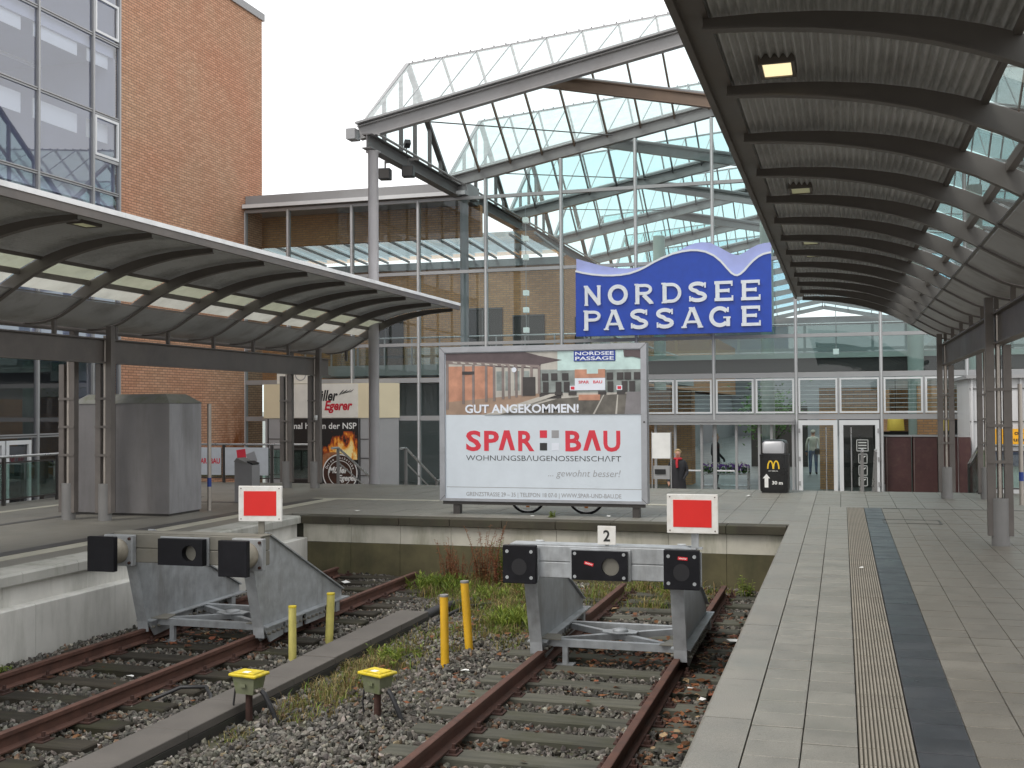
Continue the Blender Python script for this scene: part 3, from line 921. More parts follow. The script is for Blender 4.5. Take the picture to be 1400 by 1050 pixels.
# ================================================================== buffer stops
def plate_hole(m, x0, x1, z0, z1, cx, cz, r, y0, y1, n=24):
    """plate in XZ from y0 (front) to y1 with a round recess"""
    def edge(t):
        dx, dz = math.cos(t), math.sin(t)
        s = 1e9
        if dx > 1e-6: s = min(s, (x1 - cx) / dx)
        if dx < -1e-6: s = min(s, (x0 - cx) / dx)
        if dz > 1e-6: s = min(s, (z1 - cz) / dz)
        if dz < -1e-6: s = min(s, (z0 - cz) / dz)
        return (cx + dx * s, cz + dz * s)
    ts = sorted([2 * math.pi * k / n for k in range(n)] + [math.atan2(z - cz, x - cx) % (2 * math.pi) for x in (x0, x1) for z in (z0, z1)])
    k = len(ts)
    o = [edge(t) for t in ts]; c = [(cx + r * math.cos(t), cz + r * math.sin(t)) for t in ts]
    vs = [(a, y0, b) for a, b in o] + [(a, y0, b) for a, b in c] + [(a, y1, b) for a, b in o] + [(a, y1 - .002, b) for a, b in c]
    fs = []
    for i in range(k):
        j = (i + 1) % k
        fs += [(i, j, k + j, k + i), (i, 2 * k + i, 2 * k + j, j), (k + i, k + j, 3 * k + j, 3 * k + i)]
    fs.append([2 * k + i for i in range(k)]); fs.append([3 * k + i for i in range(k)][::-1])
    m.add(vs, fs)

def buffer_stop(xc, y0, label, ext):
    """origin on the rail-top level at the front of the buffer plates"""
    t = thing('buffer_stop', label, 'buffer stop', (xc, y0, RT))
    gb = 'galvanised_weathered' if ext else 'galvanised'
    by = .42 if ext else .10          # front of the beam
    m = MB()
    m.cbox(-1.0, 1.0, by, by + .22, .865, 1.035, .008); m.cbox(-1.0, 1.0, by, by + .22, 1.04, 1.21, .008)
    m.box(-.98, .98, by + .02, by + .20, 1.03, 1.045)
    m.build('cross_beam', gb, t)
    m = MB(); m.box(-1.01, 1.01, by + .01, by + .26, 1.211, 1.222); m.build('beam_cap', gb, t)
    for s in (-1, 1):
        x = s * .875
        m = MB(); m.cbox(x - .185, x + .185, 0, .075, .805, 1.215, .006); bh = m.build('buffer_head', 'rubber_black', t)
        if ext:
            m = MB(); m.tube([(x, .075, 1.01), (x, .33, 1.01)], .15, 24); m.build('buffer_cylinder', 'buffer_cylinder', t)
            m = MB(); m.cbox(x - .2, x + .2, .33, .415, .83, 1.2, .006)
            m.build('mounting_plate', 'galvanised', t)
            m = MB()
            for a in (-.165, .165):
                for b in (.87, 1.16):
                    m.tube([(x + a, .31, b), (x + a, .331, b)], .02, 6)
            stuff(m.build('bolts', 'rust_dark', t))
        else:
            m = MB(); m.cbox(x - .20, x + .20, .077, .099, .83, 1.19, .004); m.build('mounting_plate', 'galvanised', t)
            m = MB()
            for a in (-.135, .135):
                for b in (.87, 1.15):
                    m.tube([(x + a, -.006, b), (x + a, .003, b)], .019, 12)
            stuff(m.build('bolts', 'galvanised', bh))
            m = MB(); m.prism(arc(x, .985, .085, .09, 0, 360, 22)[:-1][::-1], 'y', -.0012, .003)
            m.build('wear_mark', 'rubber_worn', bh)
    pf = .30 if ext else .03
    m = MB(); plate_hole(m, -.30, .30, .865, 1.175, .12, 1.01, .095, pf, by - .02 if ext else by - .02, 28)
    cpl = m.build('coupling_plate', 'rubber_black', t)
    m = MB(); m.tube([(.12, by - .034, 1.01), (.12, by - .028, 1.01)], .094, 24); m.build('recess_disc_shaded', 'galvanised_weathered', cpl)  # darker finish stands in for the shade inside the recess
    m = MB(); m.cbox(-.33, .33, by - .025, by - .002, .86, 1.19, .003)
    m.build('backing_plate', 'galvanised', t)
    if not ext:
        m = MB()
        for a in (-.265, .265):
            for b in (.90, 1.145):
                m.tube([(a, pf - .006, b), (a, pf + .002, b)], .018, 12)
        stuff(m.build('bolts', 'galvanised', cpl))
    # side frames
    for s in (-1, 1):
        x = s * .80
        ln = 2.55
        f0 = by + .03
        m = MB()
        pts = [(f0 + .06, .86), (f0 + .30, .10), (f0 + ln, .10), (f0 + ln, .20), (f0 + .45, 1.2), (f0 + .225, 1.2), (f0 + .225, .86)]
        m.prism(pts, 'x', x - .012, x + .012)
        sp = m.build('side_plate', 'galvanised', t)
        m = MB()
        m.bar((x, f0 + .035, .87), (x, f0 + .27, .10), .14, .02, (0, -1, .25))
        m.bar((x, f0 + .27, .10), (x, f0 + .285, -.03), .14, .02, (0, -1, .1))
        m.build('front_flange', 'galvanised', sp)
        m = MB(); m.bar((x, f0 + .45, 1.205), (x, f0 + ln + .02, .205), .09, .016, (0, .4, 1)); m.build('rear_flange', 'galvanised', sp)
        m = MB()
        m.bar((x, f0 + .3, .095), (x, f0 + ln + .05, .095), .22, .016)
        for q in (-1, 1):
            m.prism([(f0 + .28, .085), (f0 + .42, -.10), (f0 + .75, -.07), (f0 + .75, .085)], 'x', x + q * .055, x + q * .075)
            m.box(x + q * .055, x + q * .08, f0 + .80, f0 + 1.25, -.06, .075)
            m.box(x + q * .055, x + q * .08, f0 + 1.35, f0 + 1.9, -.06, .075)
            m.box(x + q * .03, x + q * .1, f0 + 2.2, f0 + 2.3, -.05, .085)
        m.build('rail_clamp', 'galvanised', sp)
        m = MB()
        for i in range(14):
            yy = f0 + .36 + i * .115
            for q in (-1, 1):
                m.tube([(x + q * .075, yy, .015), (x + q * .115, yy, .015)], .017, 6)
        stuff(m.build('bolts', 'galvanised_weathered', sp))
    # cross brace between the frames
    m = MB()
    m.box(-.79, .79, by + .50, by + .58, .02, .10)
    m.build('cross_bar', 'galvanised', t); m = MB()
    m.box(-.79, .79, by + 1.55, by + 1.63, .02, .10)
    m.build('cross_bar', 'galvanised', t)
    m = MB()
    m.bar((-.66, by + .62, .06), (.66, by + 1.52, .06), .07, .07); m.build('diagonal_brace', 'galvanised', t)
    m = MB()
    m.bar((-.66, by + 1.52, .055), (.66, by + .62, .055), .07, .065); m.build('diagonal_brace', 'galvanised', t)
    m = MB()
    m.prism([(-.2, by + 1.0), (-.02, by + .92), (.2, by + 1.0), (.2, by + 1.14), (.02, by + 1.22), (-.2, by + 1.14)], 'z', .10, .112)
    m.lathe([(0, .135), (.09, .135), (.09, .112)], (0, by + 1.07, 0), 16)
    m.build('brace_plate', 'galvanised', t)
    m = MB(); m.box(-.55, -.49, by + .50, by + .555, -.17, .018); m.box(-.62, -.42, by + .46, by + .60, -.185, -.17); m.build('foot', 'galvanised', t)
    for s in (-1, 1):
        m = MB(); m.prism([(s * .79, by + .45), (s * .55, by + .45), (s * .62, by + .75), (s * .79, by + .75)][::s], 'z', .1005, .112); m.build('gusset', 'galvanised_weathered', t)
    return t
b1 = buffer_stop(-7.52, 11.22, 'grey steel buffer stop with weathered beam and projecting round buffers, on the left track', True)
b2 = buffer_stop(-2.49, 11.58, 'clean galvanised buffer stop with flat black rubber plates, on the right track', False)

def stop_board(x, y, z, w, h, mat_post, label, pw, rz=0., px=0.):
    t = thing('stop_board', label, 'sign', (x, y, z), rz, 'red and white stop boards')
    m = MB(); m.cbox(-w / 2, w / 2, 0, .035, .15, .15 + h, .004); m.build('board', 'sign_white', t)
    m = MB(); m.box(-w * .375, w * .375, -.004, .002, .15 + h * .16, .15 + h * .855); m.build('red_panel', 'sign_red', t)
    m = MB(); m.box(px - pw / 2, px + pw / 2, .036, .07, -.02, .15 + h * .6); m.box(px - pw, px + pw, .03, .1, -.02, 0); m.build('post', mat_post, t)
    m = MB()
    for a in (-.44, .44):
        for b in (.07, .93):
            m.tube([(a * w, -.004, .15 + h * b), (a * w, .002, .15 + h * b)], .007, 8)
    m.build('screws', 'rust_dark', t)
stop_board(-1.52, 11.76, RT + 1.222, .535, .41, 'galvanised', 'clean red and white stop board on the right buffer stop', .075, 0, .02)
stop_board(-6.65, 11.86, RT + 1.222, .535, .42, 'galvanised_weathered', 'red and white stop board with rusty edges on the left buffer stop', .07, rad(9))
t = thing('number_plate', 'small white plate with black number 2 on the right buffer beam', 'sign', (-2.42, 11.68, RT + 1.222))
m = MB(); m.cbox(-.098, .098, 0, .012, .015, .215, .003); m.build('plate', 'sign_white', t)
m = MB(); m.box(-.02, .02, .013, .02, -.0, .12); m.build('bracket', 'galvanised', t)
flat('ink', (.015, .015, .015)); flat('sticker_red', (.6, .02, .03)); flat('ink_grey', (.2, .2, .2))
lettering('numeral', '2', -.036, .036, .055, .12, -.003, 'ink', t, .004, .02)
for nm, x, z, a in (('sticker', -2.60, .24, -14), ('sticker', -1.60, .33, -4)):
    o = MB().box(-.05, .05, -.002, .002, -.016, .016).build('sticker', 'sticker_red', None)
    o.location = (x, 11.606 if x < -2 else 11.577, z); o.rotation_euler = (0, rad(-a), 0)
    tag(o, 'red sticker on the black centre plate of the right buffer stop' if x < -2 else 'red sticker on the upper corner of the right buffer plate', 'sticker')
    m = MB(); ribbon(m, [(-.04 + .008 * i, .006 * (-1) ** i) for i in range(11)], .004, -.003, -.001); m.build('print', 'litter_white', o)
# ================================================================== platform canopies
PROF = [(0, 4.36), (.45, 4.335), (.85, 4.29), (1.2, 4.225), (1.5, 4.15), (1.8, 4.05), (2.1, 3.92), (2.35, 3.785), (2.6, 3.635), (2.78, 3.53), (2.95, 3.44), (3.12, 3.385), (3.3, 3.35), (3.5, 3.335), (3.7, 3.345)]
def prof_at(d):
    for (a, za), (b, zb) in zip(PROF, PROF[1:]):
        if a <= d <= b:
            k = (d - a) / (b - a); return za + (zb - za) * k, math.atan2(zb - za, b - a)
    return PROF[-1][1], 0
flat('lamp_glow', (1.0, .84, .5), .5, .75, .1); flat('lamp_dull', (.62, .62, .38), .5, .12, .1)
def canopy(tip, sg, y_near, rib_ys, col_ys, label, glass):
    """tip: X of the free edge over the track; sg=+1: roof runs towards +X from there"""
    y_far = 26.45
    t = thing('platform_canopy', label, 'canopy', (tip + sg * 3.0, 16.5, 0))
    ox, oy = tip + sg * 3.0, 16.5
    X = lambda d: sg * d - sg * 3.0            # local x of profile distance d
    Yl = lambda y: y - oy
    def B(mb, name, mat, par=t):
        return mb.build(name, mat, par)
    # ribs: curved plates, shallow at the tip and deep over the columns
    def rib_mesh():
        m = MB(); lo = []; hi = []
        for i in range(31):
            d = .12 + (3.62 - .12) * i / 30
            z, a = prof_at(d)
            dep = .065 + .115 * min(1, d / 2.2) - (.0 if d < 2.8 else .08 * (d - 2.8))
            nx, nz = -math.sin(a), math.cos(a)
            lo.append((X(d), z)); hi.append((X(d + nx * dep), z + nz * dep))
        n = len(lo)
        for hw, off in ((.008, 0),):
            vs = [(p[0], -hw, p[1]) for p in lo] + [(p[0], -hw, p[1]) for p in hi] + [(p[0], hw, p[1]) for p in lo] + [(p[0], hw, p[1]) for p in hi]
            fs = []
            for i in range(n - 1):
                fs += [(i, i + 1, n + i + 1, n + i), (2 * n + i, 3 * n + i, 3 * n + i + 1, 2 * n + i + 1)]
            m.add(vs, fs)
        # flange along the lower edge
        fw, ft = .045, .014
        vs = []
        for (x, z) in lo:
            vs += [(x, -fw, z - ft), (x, fw, z - ft), (x, fw, z), (x, -fw, z)]
        fs = []
        for i in range(n - 1):
            for k in range(4):
                k2 = (k + 1) % 4
                fs.append((4 * i + k, 4 * i + k2, 4 * i + 4 + k2, 4 * i + 4 + k))
        fs += [(3, 2, 1, 0), (4 * n - 4, 4 * n - 3, 4 * n - 2, 4 * n - 1)]
        m.add(vs, fs)
        return m.mesh('rib', 'rib_steel')
    rm = rib_mesh()
    for y in rib_ys:
        link('rib', rm, t, (0, Yl(y), 0))
        MB().box(X(3.02), X(3.08), Yl(y) - .03, Yl(y) + .03, 3.15, prof_at(3.05)[0] - .014).build('stub_post', 'canopy_steel', t)
    # corrugated roof sheet, corrugations running along the platform
    def top(d):
        z, a = prof_at(d)
        dep = .065 + .115 * min(1, d / 2.2) + .012
        return d - math.sin(a) * dep, z + math.cos(a) * dep
    m = MB(); under = []
    d = .02; i = 0
    while d < 1.94:
        x, z = top(d)
        ph = (d / .06) % 1
        w = .5 - .5 * math.cos(2 * math.pi * ph)
        w = w ** .8
        under.append((X(x), z + .036 * w)); d += .06 / 8
    n = len(under)
    vs = [(x, Yl(y_near), z) for x, z in under] + [(x, Yl(y_far), z) for x, z in under]
    m.add(vs, [(i, i + 1, n + i + 1, n + i) for i in range(n - 1)], True)
    B(m, 'roof_sheet', 'canopy_sheet')
    m = MB()
    up = [(X(top(d)[0]), top(d)[1] + .07) for d in np.linspace(0, 1.92, 12)]
    n = len(up); vs = [(x, Yl(y_near), z) for x, z in up] + [(x, Yl(y_far), z) for x, z in up]
    m.add(vs, [(i, i + 1, n + i + 1, n + i) for i in range(n - 1)])
    B(m, 'roof_top', 'white_flashing')
    # edge fascia, with pale flashing on top
    x0, z0 = top(.02)
    m = MB(); m.box(X(-.05), X(.0), Yl(y_near), Yl(y_far) + .02, z0 - .06, z0 + .045); m.box(X(0), X(.16), Yl(y_near), Yl(y_far), z0 - .005, z0 - .013); B(m, 'fascia', 'canopy_steel')
    m = MB(); m.box(X(-.065), X(.08), Yl(y_near), Yl(y_far) + .03, z0 + .047, z0 + .115); B(m, 'edge_flashing', 'white_flashing')
    # glazed strip, purlin and gutter panel, bay by bay
    ys = sorted(rib_ys)
    glass_me = None
    for a, b in zip([y_near] + ys, ys):
        if b - a < .3: continue
        m = MB()
        p0, p1 = top(1.95), top(2.26)
        g0, g1 = top(2.33), top(2.60)
        m.sheet((X(p0[0]), Yl(a) + .02, p0[1]), (X(p1[0]), Yl(a) + .02, p1[1]), (X(p1[0]), Yl(b) - .02, p1[1]), (X(p0[0]), Yl(b) - .02, p0[1]))
        B(m, 'glass_pane', glass[0])
        m = MB(); m.sheet((X(g0[0]), Yl(a) + .02, g0[1]), (X(g1[0]), Yl(a) + .02, g1[1]), (X(g1[0]), Yl(b) - .02, g1[1]), (X(g0[0]), Yl(b) - .02, g0[1]))
        B(m, 'glass_pane', glass[1])
        m = MB(); lo = []
        for i in range(11):
            d = 2.52 + (3.66 - 2.52) * i / 10
            z, aa = prof_at(d); lo.append((X(d), z + .02))
        n = len(lo)
        vs = [(x, Yl(a) + .012, z) for x, z in lo] + [(x, Yl(b) - .012, z) for x, z in lo]
        m.add(vs, [(i, i + 1, n + i + 1, n + i) for i in range(n - 1)], True)
        B(m, 'gutter_panel', 'gutter_sheet')
    p = top(2.295)
    m = MB(); m.box(X(p[0] - .035), X(p[0] + .03), Yl(y_near), Yl(y_far) - .05, p[1] - .06, p[1] + .03); B(m, 'purlin', 'canopy_steel')
    p = top(1.94)
    m = MB(); m.box(X(p[0] - .03), X(p[0] + .015), Yl(y_near), Yl(y_far) - .05, p[1] - .03, p[1] + .02); B(m, 'purlin', 'canopy_steel')
    z, a = prof_at(2.52)
    m = MB(); m.box(X(2.48), X(2.52), Yl(y_near), Yl(y_far) - .06, z + .025, z + .045); B(m, 'gutter_lip', 'shroud_grey')
    # girder on the columns
    m = MB()
    m.box(X(3.0), X(3.02), Yl(y_near), Yl(y_far) - 1.2, 2.745, 3.125)
    m.box(X(2.93), X(3.09), Yl(y_near), Yl(y_far) - 1.2, 3.126, 3.15); m.box(X(2.93), X(3.09), Yl(y_near), Yl(y_far) - 1.2, 2.72, 2.744)
    B(m, 'girder', 'canopy_steel')
    # columns: two flat bars, a drain pipe held by brackets, a round shroud at the foot
    def column(parent, lx, ly, htop):
        c = bpy.data.objects.new('column', None); COL.objects.link(c); c.parent = parent; c.location = (lx, ly, 0)
        for s in (-1, 1):
            hh = htop if s * sg < 0 else 2.715
            MB().box(s * .108 - .052, s * .108 + .052, -.06, .06, .13, hh).build('flat_bar', 'canopy_steel', c)
        m = MB(); m.tube([(0, 0, .62), (0, 0, 3.2)], .036, 12); m.build('drain_pipe', 'pipe_steel', c)
        for z in (1.13, 1.62, 2.11):
            m = MB(); m.box(-.16, .16, -.075, -.062, z - .02, z + .02); m.box(-.057, .057, -.062, .04, z - .015, z + .015); m.build('bracket', 'canopy_steel', c)
        m = MB(); m.tube([(0, 0, 0), (0, 0, .64)], .115, 28); m.build('foot_shroud', 'shroud_grey', c)
        return c
    for y in col_ys:
        column(t, 0, Yl(y), 3.36)
        column(t, sg * .75, Yl(y), 3.3)
    MB().box(X(3.69), X(3.80), Yl(y_near), Yl(y_far) - .3, 3.3, 3.42).build('gutter', 'canopy_steel', t)
    return t, top, X
RY = [24.85 - 1.6 * k for k in range(13)] + [26.40]
cl, topf, XL = canopy(-9.25, -1, 3.0, [y for y in RY if y > 8], [8.5, 16.5, 24.5], 'curved dark steel platform roof with ribs over the left platform', ('glass_canopy', 'glass_canopy_pale'))
cr, topf, XR = canopy(-.96, 1, -4.0, [y for y in RY], [8.5, 16.35, 24.35], 'curved dark corrugated platform roof with ribs over the right platform', ('glass_canopy_clear', 'glass_canopy_clear'))
def lamp(par_x, sg, d, y, glow, label, first):
    x, z = topf(d)
    X = par_x + sg * x
    t = thing('ceiling_lamp', label, 'lamp', (X, y, z + .01), group='square lamps under the platform roofs')
    t.rotation_euler = (0, 0, 0)
    m = MB(); m.box(-.10, .10, -.17, .17, -.035, -.02); m.build('diffuser', glow, t)
    m = MB()
    for a in ((-.13, -.103, -.2, .2), (.103, .13, -.2, .2), (-.103, .103, -.2, -.173), (-.103, .103, .173, .2)):
        m.box(*a, -.045, .03)
    m.build('housing', 'canopy_steel', t)
for i, (y, g, lb) in enumerate(((8.45, 'lamp_glow', 'brightly lit square lamp under the near end of the right canopy'), (13.3, 'lamp_dull', 'dull yellowish square lamp under the right canopy, second from the viewer'), (17.6, 'lamp_dull', 'small square lamp under the right canopy, third from the viewer'), (19.1, 'lamp_dull', 'small square lamp under the right canopy, farthest from the viewer'))):
    lamp(-.96, 1, .52, y, g, lb, i)
lamp(-9.25, -1, .5, 12.7, 'lamp_dull', 'dull yellowish square lamp under the edge of the left canopy', 0)
# ================================================================== brick tower with curtain wall on the left
XW = -19.02
t = thing('brick_tower', 'tall red brick office tower with glass curtain wall at the left', 'building', (XW, 26, FL))
L = lambda x, y, z: (x - XW, y - 26, z - FL)
def TB(m, name, mat, par=t):
    m.v = [(a - XW, b - 26, c - FL) for a, b, c in m.v]
    return m.build(name, mat, par)
m = MB(); m.box(XW - 14, XW, 26.22, 34.1, FL, 15.3); TB(m, 'brick_wall', 'brick_tower')
m = MB(); m.box(XW - 14.1, XW + .07, 26.1, 34.18, 15.3, 15.55); TB(m, 'coping', 'hall_parapet')
MUL = [26.2 - 1.17] + [25.03 - 2.1 * k for k in range(1, 9)]
ROWS = [FL, 1.3, 3.6, 5.72, 7.8, 9.87, 11.92, 13.97, 16.0]
for y in [26.15] + MUL:
    m = MB(); m.box(XW - .02, XW + .085, y - .035, y + .035, FL, 16); TB(m, 'mullion', 'mullion')
for z in ROWS[1:]:
    m = MB(); m.box(XW - .02, XW + .06, MUL[-1], 26.11, z - .045, z + .045); TB(m, 'transom', 'mullion')
    m = MB(); m.box(XW + .062, XW + .07, MUL[-1], 26.11, z - .006, z + .012); TB(m, 'transom_seal', 'inside_dark')
edges = [26.15] + MUL
for (yb, ya) in zip(edges, edges[1:]):
    for zi, (z0, z1) in enumerate(zip(ROWS, ROWS[1:])):
        o = rng.uniform(-.004, .004)
        m = MB(); m.sheet((XW + .02 + o, ya, z0), (XW + .02 - o, yb, z0), (XW + .02 - o, yb, z1), (XW + .02 + o, ya, z1))
        TB(m, 'glass_pane', 'glass_office')
        if zi >= 4:
            w = (yb - ya)
            m = MB(); m.box(XW - .22, XW - .20, ya + .05 * w, ya + .84 * w, z1 - .66, z1 - .16); TB(m, 'blind', 'office_white')
m = MB(); m.box(XW - 6.8, XW - .12, 26.12, 26.2, FL, 16); TB(m, 'room_wall', 'office_wall')
m = MB(); m.box(XW - 1.6, XW - 1.5, 8, 26.1, FL + .06, 3.25); TB(m, 'shop_wall', 'inside_dark')  # near-black wall added to make the ground floor dark behind the glass
# opening sash
m = MB()
y0, y1, z0, z1 = 25.09, 26.1, 8.72, 9.8
for a in ((y0, y1, z0, z0 + .07), (y0, y1, z1 - .07, z1), (y0, y0 + .07, z0 + .07, z1 - .07), (y1 - .07, y1, z0 + .07, z1 - .07)):
    m.box(XW + .025, XW + .075, *a)
TB(m, 'window_sash', 'white_frame')
m = MB(); m.box(XW - .02, XW + .06, 25.07, 26.11, 8.62, 8.70); TB(m, 'transom', 'mullion')
m = MB()
y0, y1, z0, z1 = 25.09, 26.1, 12.02, 13.0
for a in ((y0, y1, z0, z0 + .07), (y0, y1, z1 - .07, z1), (y0, y0 + .07, z0 + .07, z1 - .07), (y1 - .07, y1, z0 + .07, z1 - .07)):
    m.box(XW + .025, XW + .075, *a)
TB(m, 'window_sash', 'white_frame')
# rooms behind the glass
m = MB(); m.box(XW - 7, XW - 6.8, 8, 26.2, FL, 16); TB(m, 'room_wall', 'office_wall')
for z in (3.6, 7.78, 11.9, 15.98):
    m = MB(); m.box(XW - 6.8, XW - .12, 8, 26.2, z - .3, z); TB(m, 'floor_slab', 'office_wall')
    m = MB(); m.box(XW - 2.62, XW - 2.5, 9, 26.1, z - .36, z - .301); TB(m, 'light_strip', 'office_white')
m = MB(); m.box(XW - 14, XW + .05, 8, 26.11, 16.0, 16.5); TB(m, 'roof_edge', 'hall_parapet')
m = MB(); m.box(XW - 6.8, XW - .1, 8, 26.2, FL - .1, FL + .05); TB(m, 'ground_floor', 'inside_floor')
# doors at street level, white frames
for y in (22.25, 21.35):
    m = MB()
    for a in ((y - .42, y + .42, 1.1, 1.2), (y - .42, y - .33, FL, 1.1), (y + .33, y + .42, FL, 1.1)):
        m.box(XW + .03, XW + .09, *a)
    d = TB(m, 'door', 'white_frame')
    m = MB(); m.tube([(XW + .13, y + .25, -.3), (XW + .13, y + .25, .7)], .015, 8); 
    m.v = [(a - XW, b - 26, c - FL) for a, b, c in m.v]; m.build('handle', 'handrail', d)
# ================================================================== glass hall
def W(m, name, mat, par):
    """link a part authored in world coordinates under par (parents carry locations only)"""
    o = Vector((0, 0, 0)); q = par
    while q is not None:
        o += q.location; q = q.parent
    m.v = [(a - o.x, b - o.y, c - o.z) for a, b, c in m.v]
    return m.build(name, mat, par)
hall = thing('glass_hall', 'glass shopping hall with folded glass roof on grey steel frames', 'building', (-5, YF, FL))
APX = -1.5                                     # roof apex in X
XL_, XR_ = -11.85, 2 * APX + 11.85
def vz(x): return 9.02 + .195 * ((x + 11.85) if x <= APX else (XR_ - x))     # valley beam centre line
def rz(x): return 11.80 + .085 * ((x + 11.85) if x <= APX else (XR_ - x))    # ridge line of each fold
FY = [26.3 + 6.7 * k for k in range(13)]
RYm = [y + 3.35 for y in FY[:-1]]
# valley beams
for k, y in enumerate(FY[:7]):
    for s, (xa, xb) in enumerate(((XL_, APX), (APX, XR_))):
        m = MB(); m.ibeam((xa, y, vz(xa)), (xb, y, vz(xb)), .2, .36, (0, 0, 1), .03)
        b = W(m, 'roof_beam', 'hall_steel', hall)
        m = MB(); m.tube([(xa, y + .16, vz(xa) + .27), (xb, y + .16, vz(xb) + .27)], .06, 8)
        W(m, 'gutter_pipe', 'hall_parapet', b)
    if k == 0:
        m = MB(); m.bar((XL_ - .05, y - .02, vz(XL_) + .23), (APX, y - .02, vz(APX) + .23), .34, .05); W(m, 'edge_flashing', 'hall_parapet', hall)
        m = MB(); m.box(-12.15, -11.9, 26.1, 26.45, 8.85, 9.12); W(m, 'gutter_box', 'hall_parapet', hall)
# descending inner members
for y in FY[:4]:
    m = MB(); m.ibeam((-7.2, y + .55, 10.12), (APX + 1, y + .55, 8.72), .16, .3, (0, 0, 1), .025); b = W(m, 'tie_beam', 'hall_steel_brown' if y < 27 else 'hall_steel', hall)
    m = MB(); m.tube([(-6.9, y + .7, 10.26), (APX + 1, y + .7, 8.95)], .05, 8); W(m, 'pipe', 'hall_parapet', b)
# ridges, glazing bars and panes
XS = [XL_ + .04 + i * 1.02 for i in range(11)]
XS = [x for x in XS if x < APX] + [APX]
XS = XS + [2 * APX - x for x in XS[::-1]][1:]
for k, yr in enumerate(RYm[:6]):
    m = MB(); m.bar((XL_, yr, rz(XL_)), (APX, yr, rz(APX)), .05, .06); m.bar((APX, yr, rz(APX)), (XR_, yr, rz(XR_)), .05, .06)
    W(m, 'ridge_cap', 'hall_parapet', hall)
    m = MB()
    x = XL_ + .15
    while x < APX and k < 2:
        m.box(x - .015, x + .015, yr - .02, yr + .02, rz(x) + .03, rz(x) + .07); x += .35
    if k < 2: W(m, 'ridge_clips', 'hall_steel_dark', hall)
    for xa in XS:
        if k > 3 and xa > APX: continue
        m = MB(); m.bar((xa, yr, rz(xa)), (xa, FY[k + 1] - .02, vz(xa) + .1), .045, .11, (0, 1, 1))
        W(m, 'glazing_bar', 'hall_steel_brown' if k == 0 else 'hall_steel_dark', hall)
        m = MB(); m.bar((xa, FY[k] + .02, vz(xa) + .22), (xa, yr, rz(xa) + .02), .022, .03, (0, -1, 1))
        W(m, 'glazing_bar', 'mullion', hall)
    for xa, xb in zip(XS, XS[1:]):
        for a in (0, 1):
            m = MB()
            ya = FY[k + a]
            zo = .2 if a == 0 else .14
            p = [(xa, ya, vz(xa) + zo), (xb, ya, vz(xb) + zo), (xb, yr, rz(xb)), (xa, yr, rz(xa))]
            m.sheet(*p)
            W(m, 'roof_pane', 'glass_roof_milky' if a == 0 and k < 2 else 'glass_roof', hall)  # front slopes of the first two folds: whiter, partly diffuse glass
    # glazed side gable of each fold above the eaves beam
    for xs in (XL_,):
        apex = (FY[k], FY[k + 1], yr)
        m = MB(); m.bar((xs, FY[k] + .05, 9.15), (xs, yr, rz(xs)), .09, .12, (1, 0, 0)); W(m, 'gable_rafter', 'hall_parapet', hall)
        m = MB(); m.bar((xs, FY[k + 1] - .05, 9.1), (xs, yr, rz(xs)), .1, .16, (1, 0, 0)); W(m, 'gable_rafter', 'hall_steel_dark', hall)
        if k < 3:
            for f in (.24, .42, .58, .76, .9):
                y = FY[k] + 6.7 * f
                zt = 9.1 + (rz(xs) - 9.1) * (1 - abs(f - .5) * 2)
                m = MB(); m.box(xs - .05, xs + .05, y - .045, y + .045, 8.98, zt); W(m, 'gable_post', 'hall_steel_dark', hall)
        m = MB(); m.add([(xs, FY[k], 9.0), (xs, FY[k + 1], 9.0), (xs, yr, rz(xs))], [(0, 1, 2)]); W(m, 'gable_pane', 'glass_roof', hall)
# the far bays of the same roof, too small to pick apart
fb_, fp_ = MB(), MB()
for k in range(6, 12):
    y0, yr, y1 = FY[k], RYm[k], FY[k + 1]
    for xa, xb in ((XL_, APX), (APX, XR_)):
        fb_.bar((xa, y1, vz(xa)), (xb, y1, vz(xb)), .2, .36); fb_.bar((xa, yr, rz(xa)), (xb, yr, rz(xb)), .06, .08)
        fp_.sheet((xa, y0, vz(xa) + .2), (xb, y0, vz(xb) + .2), (xb, yr, rz(xb)), (xa, yr, rz(xa))); fp_.sheet((xa, y1, vz(xa) + .2), (xb, y1, vz(xb) + .2), (xb, yr, rz(xb)), (xa, yr, rz(xa)))
    for xa in XS[::2]:
        fb_.bar((xa, yr, rz(xa)), (xa, y1, vz(xa) + .1), .06, .12, (0, 1, 1))
stuff(W(fb_, 'far_roof_frames', 'hall_steel', hall)); stuff(W(fp_, 'far_roof_panes', 'glass_far', hall))
# diagonal tie rods
for k in range(3):
    m = MB(); m.tube([(-10.4, FY[k] + .3, vz(-10.4)), (-6.5, FY[k + 1] - .3, vz(-6.5))], .018, 6); W(m, 'tie_rod', 'hall_steel_dark', hall)
# eaves beams and columns
for xs in (-11.5, XR_ - .35):
    m = MB(); m.ibeam((xs, 25.95, 8.72), (xs, 106.5, 8.72), .26, .38, (0, 0, 1), .03); e = W(m, 'eaves_beam', 'hall_steel_dark', hall)
    m = MB(); m.tube([(xs + .22, 26.2, 8.93), (xs + .22, 66, 8.93)], .035, 8); W(m, 'conduit', 'hall_steel', e)
for i, y in enumerate((26.35, 33.55, 39.7, 46.4)):
    m = MB(); m.lathe([(.135, FL), (.135, 8.5), (.19, 8.51), (.19, 8.53)], (-11.5, y, 0), 24)
    W(m, 'column', 'column_grey', hall)
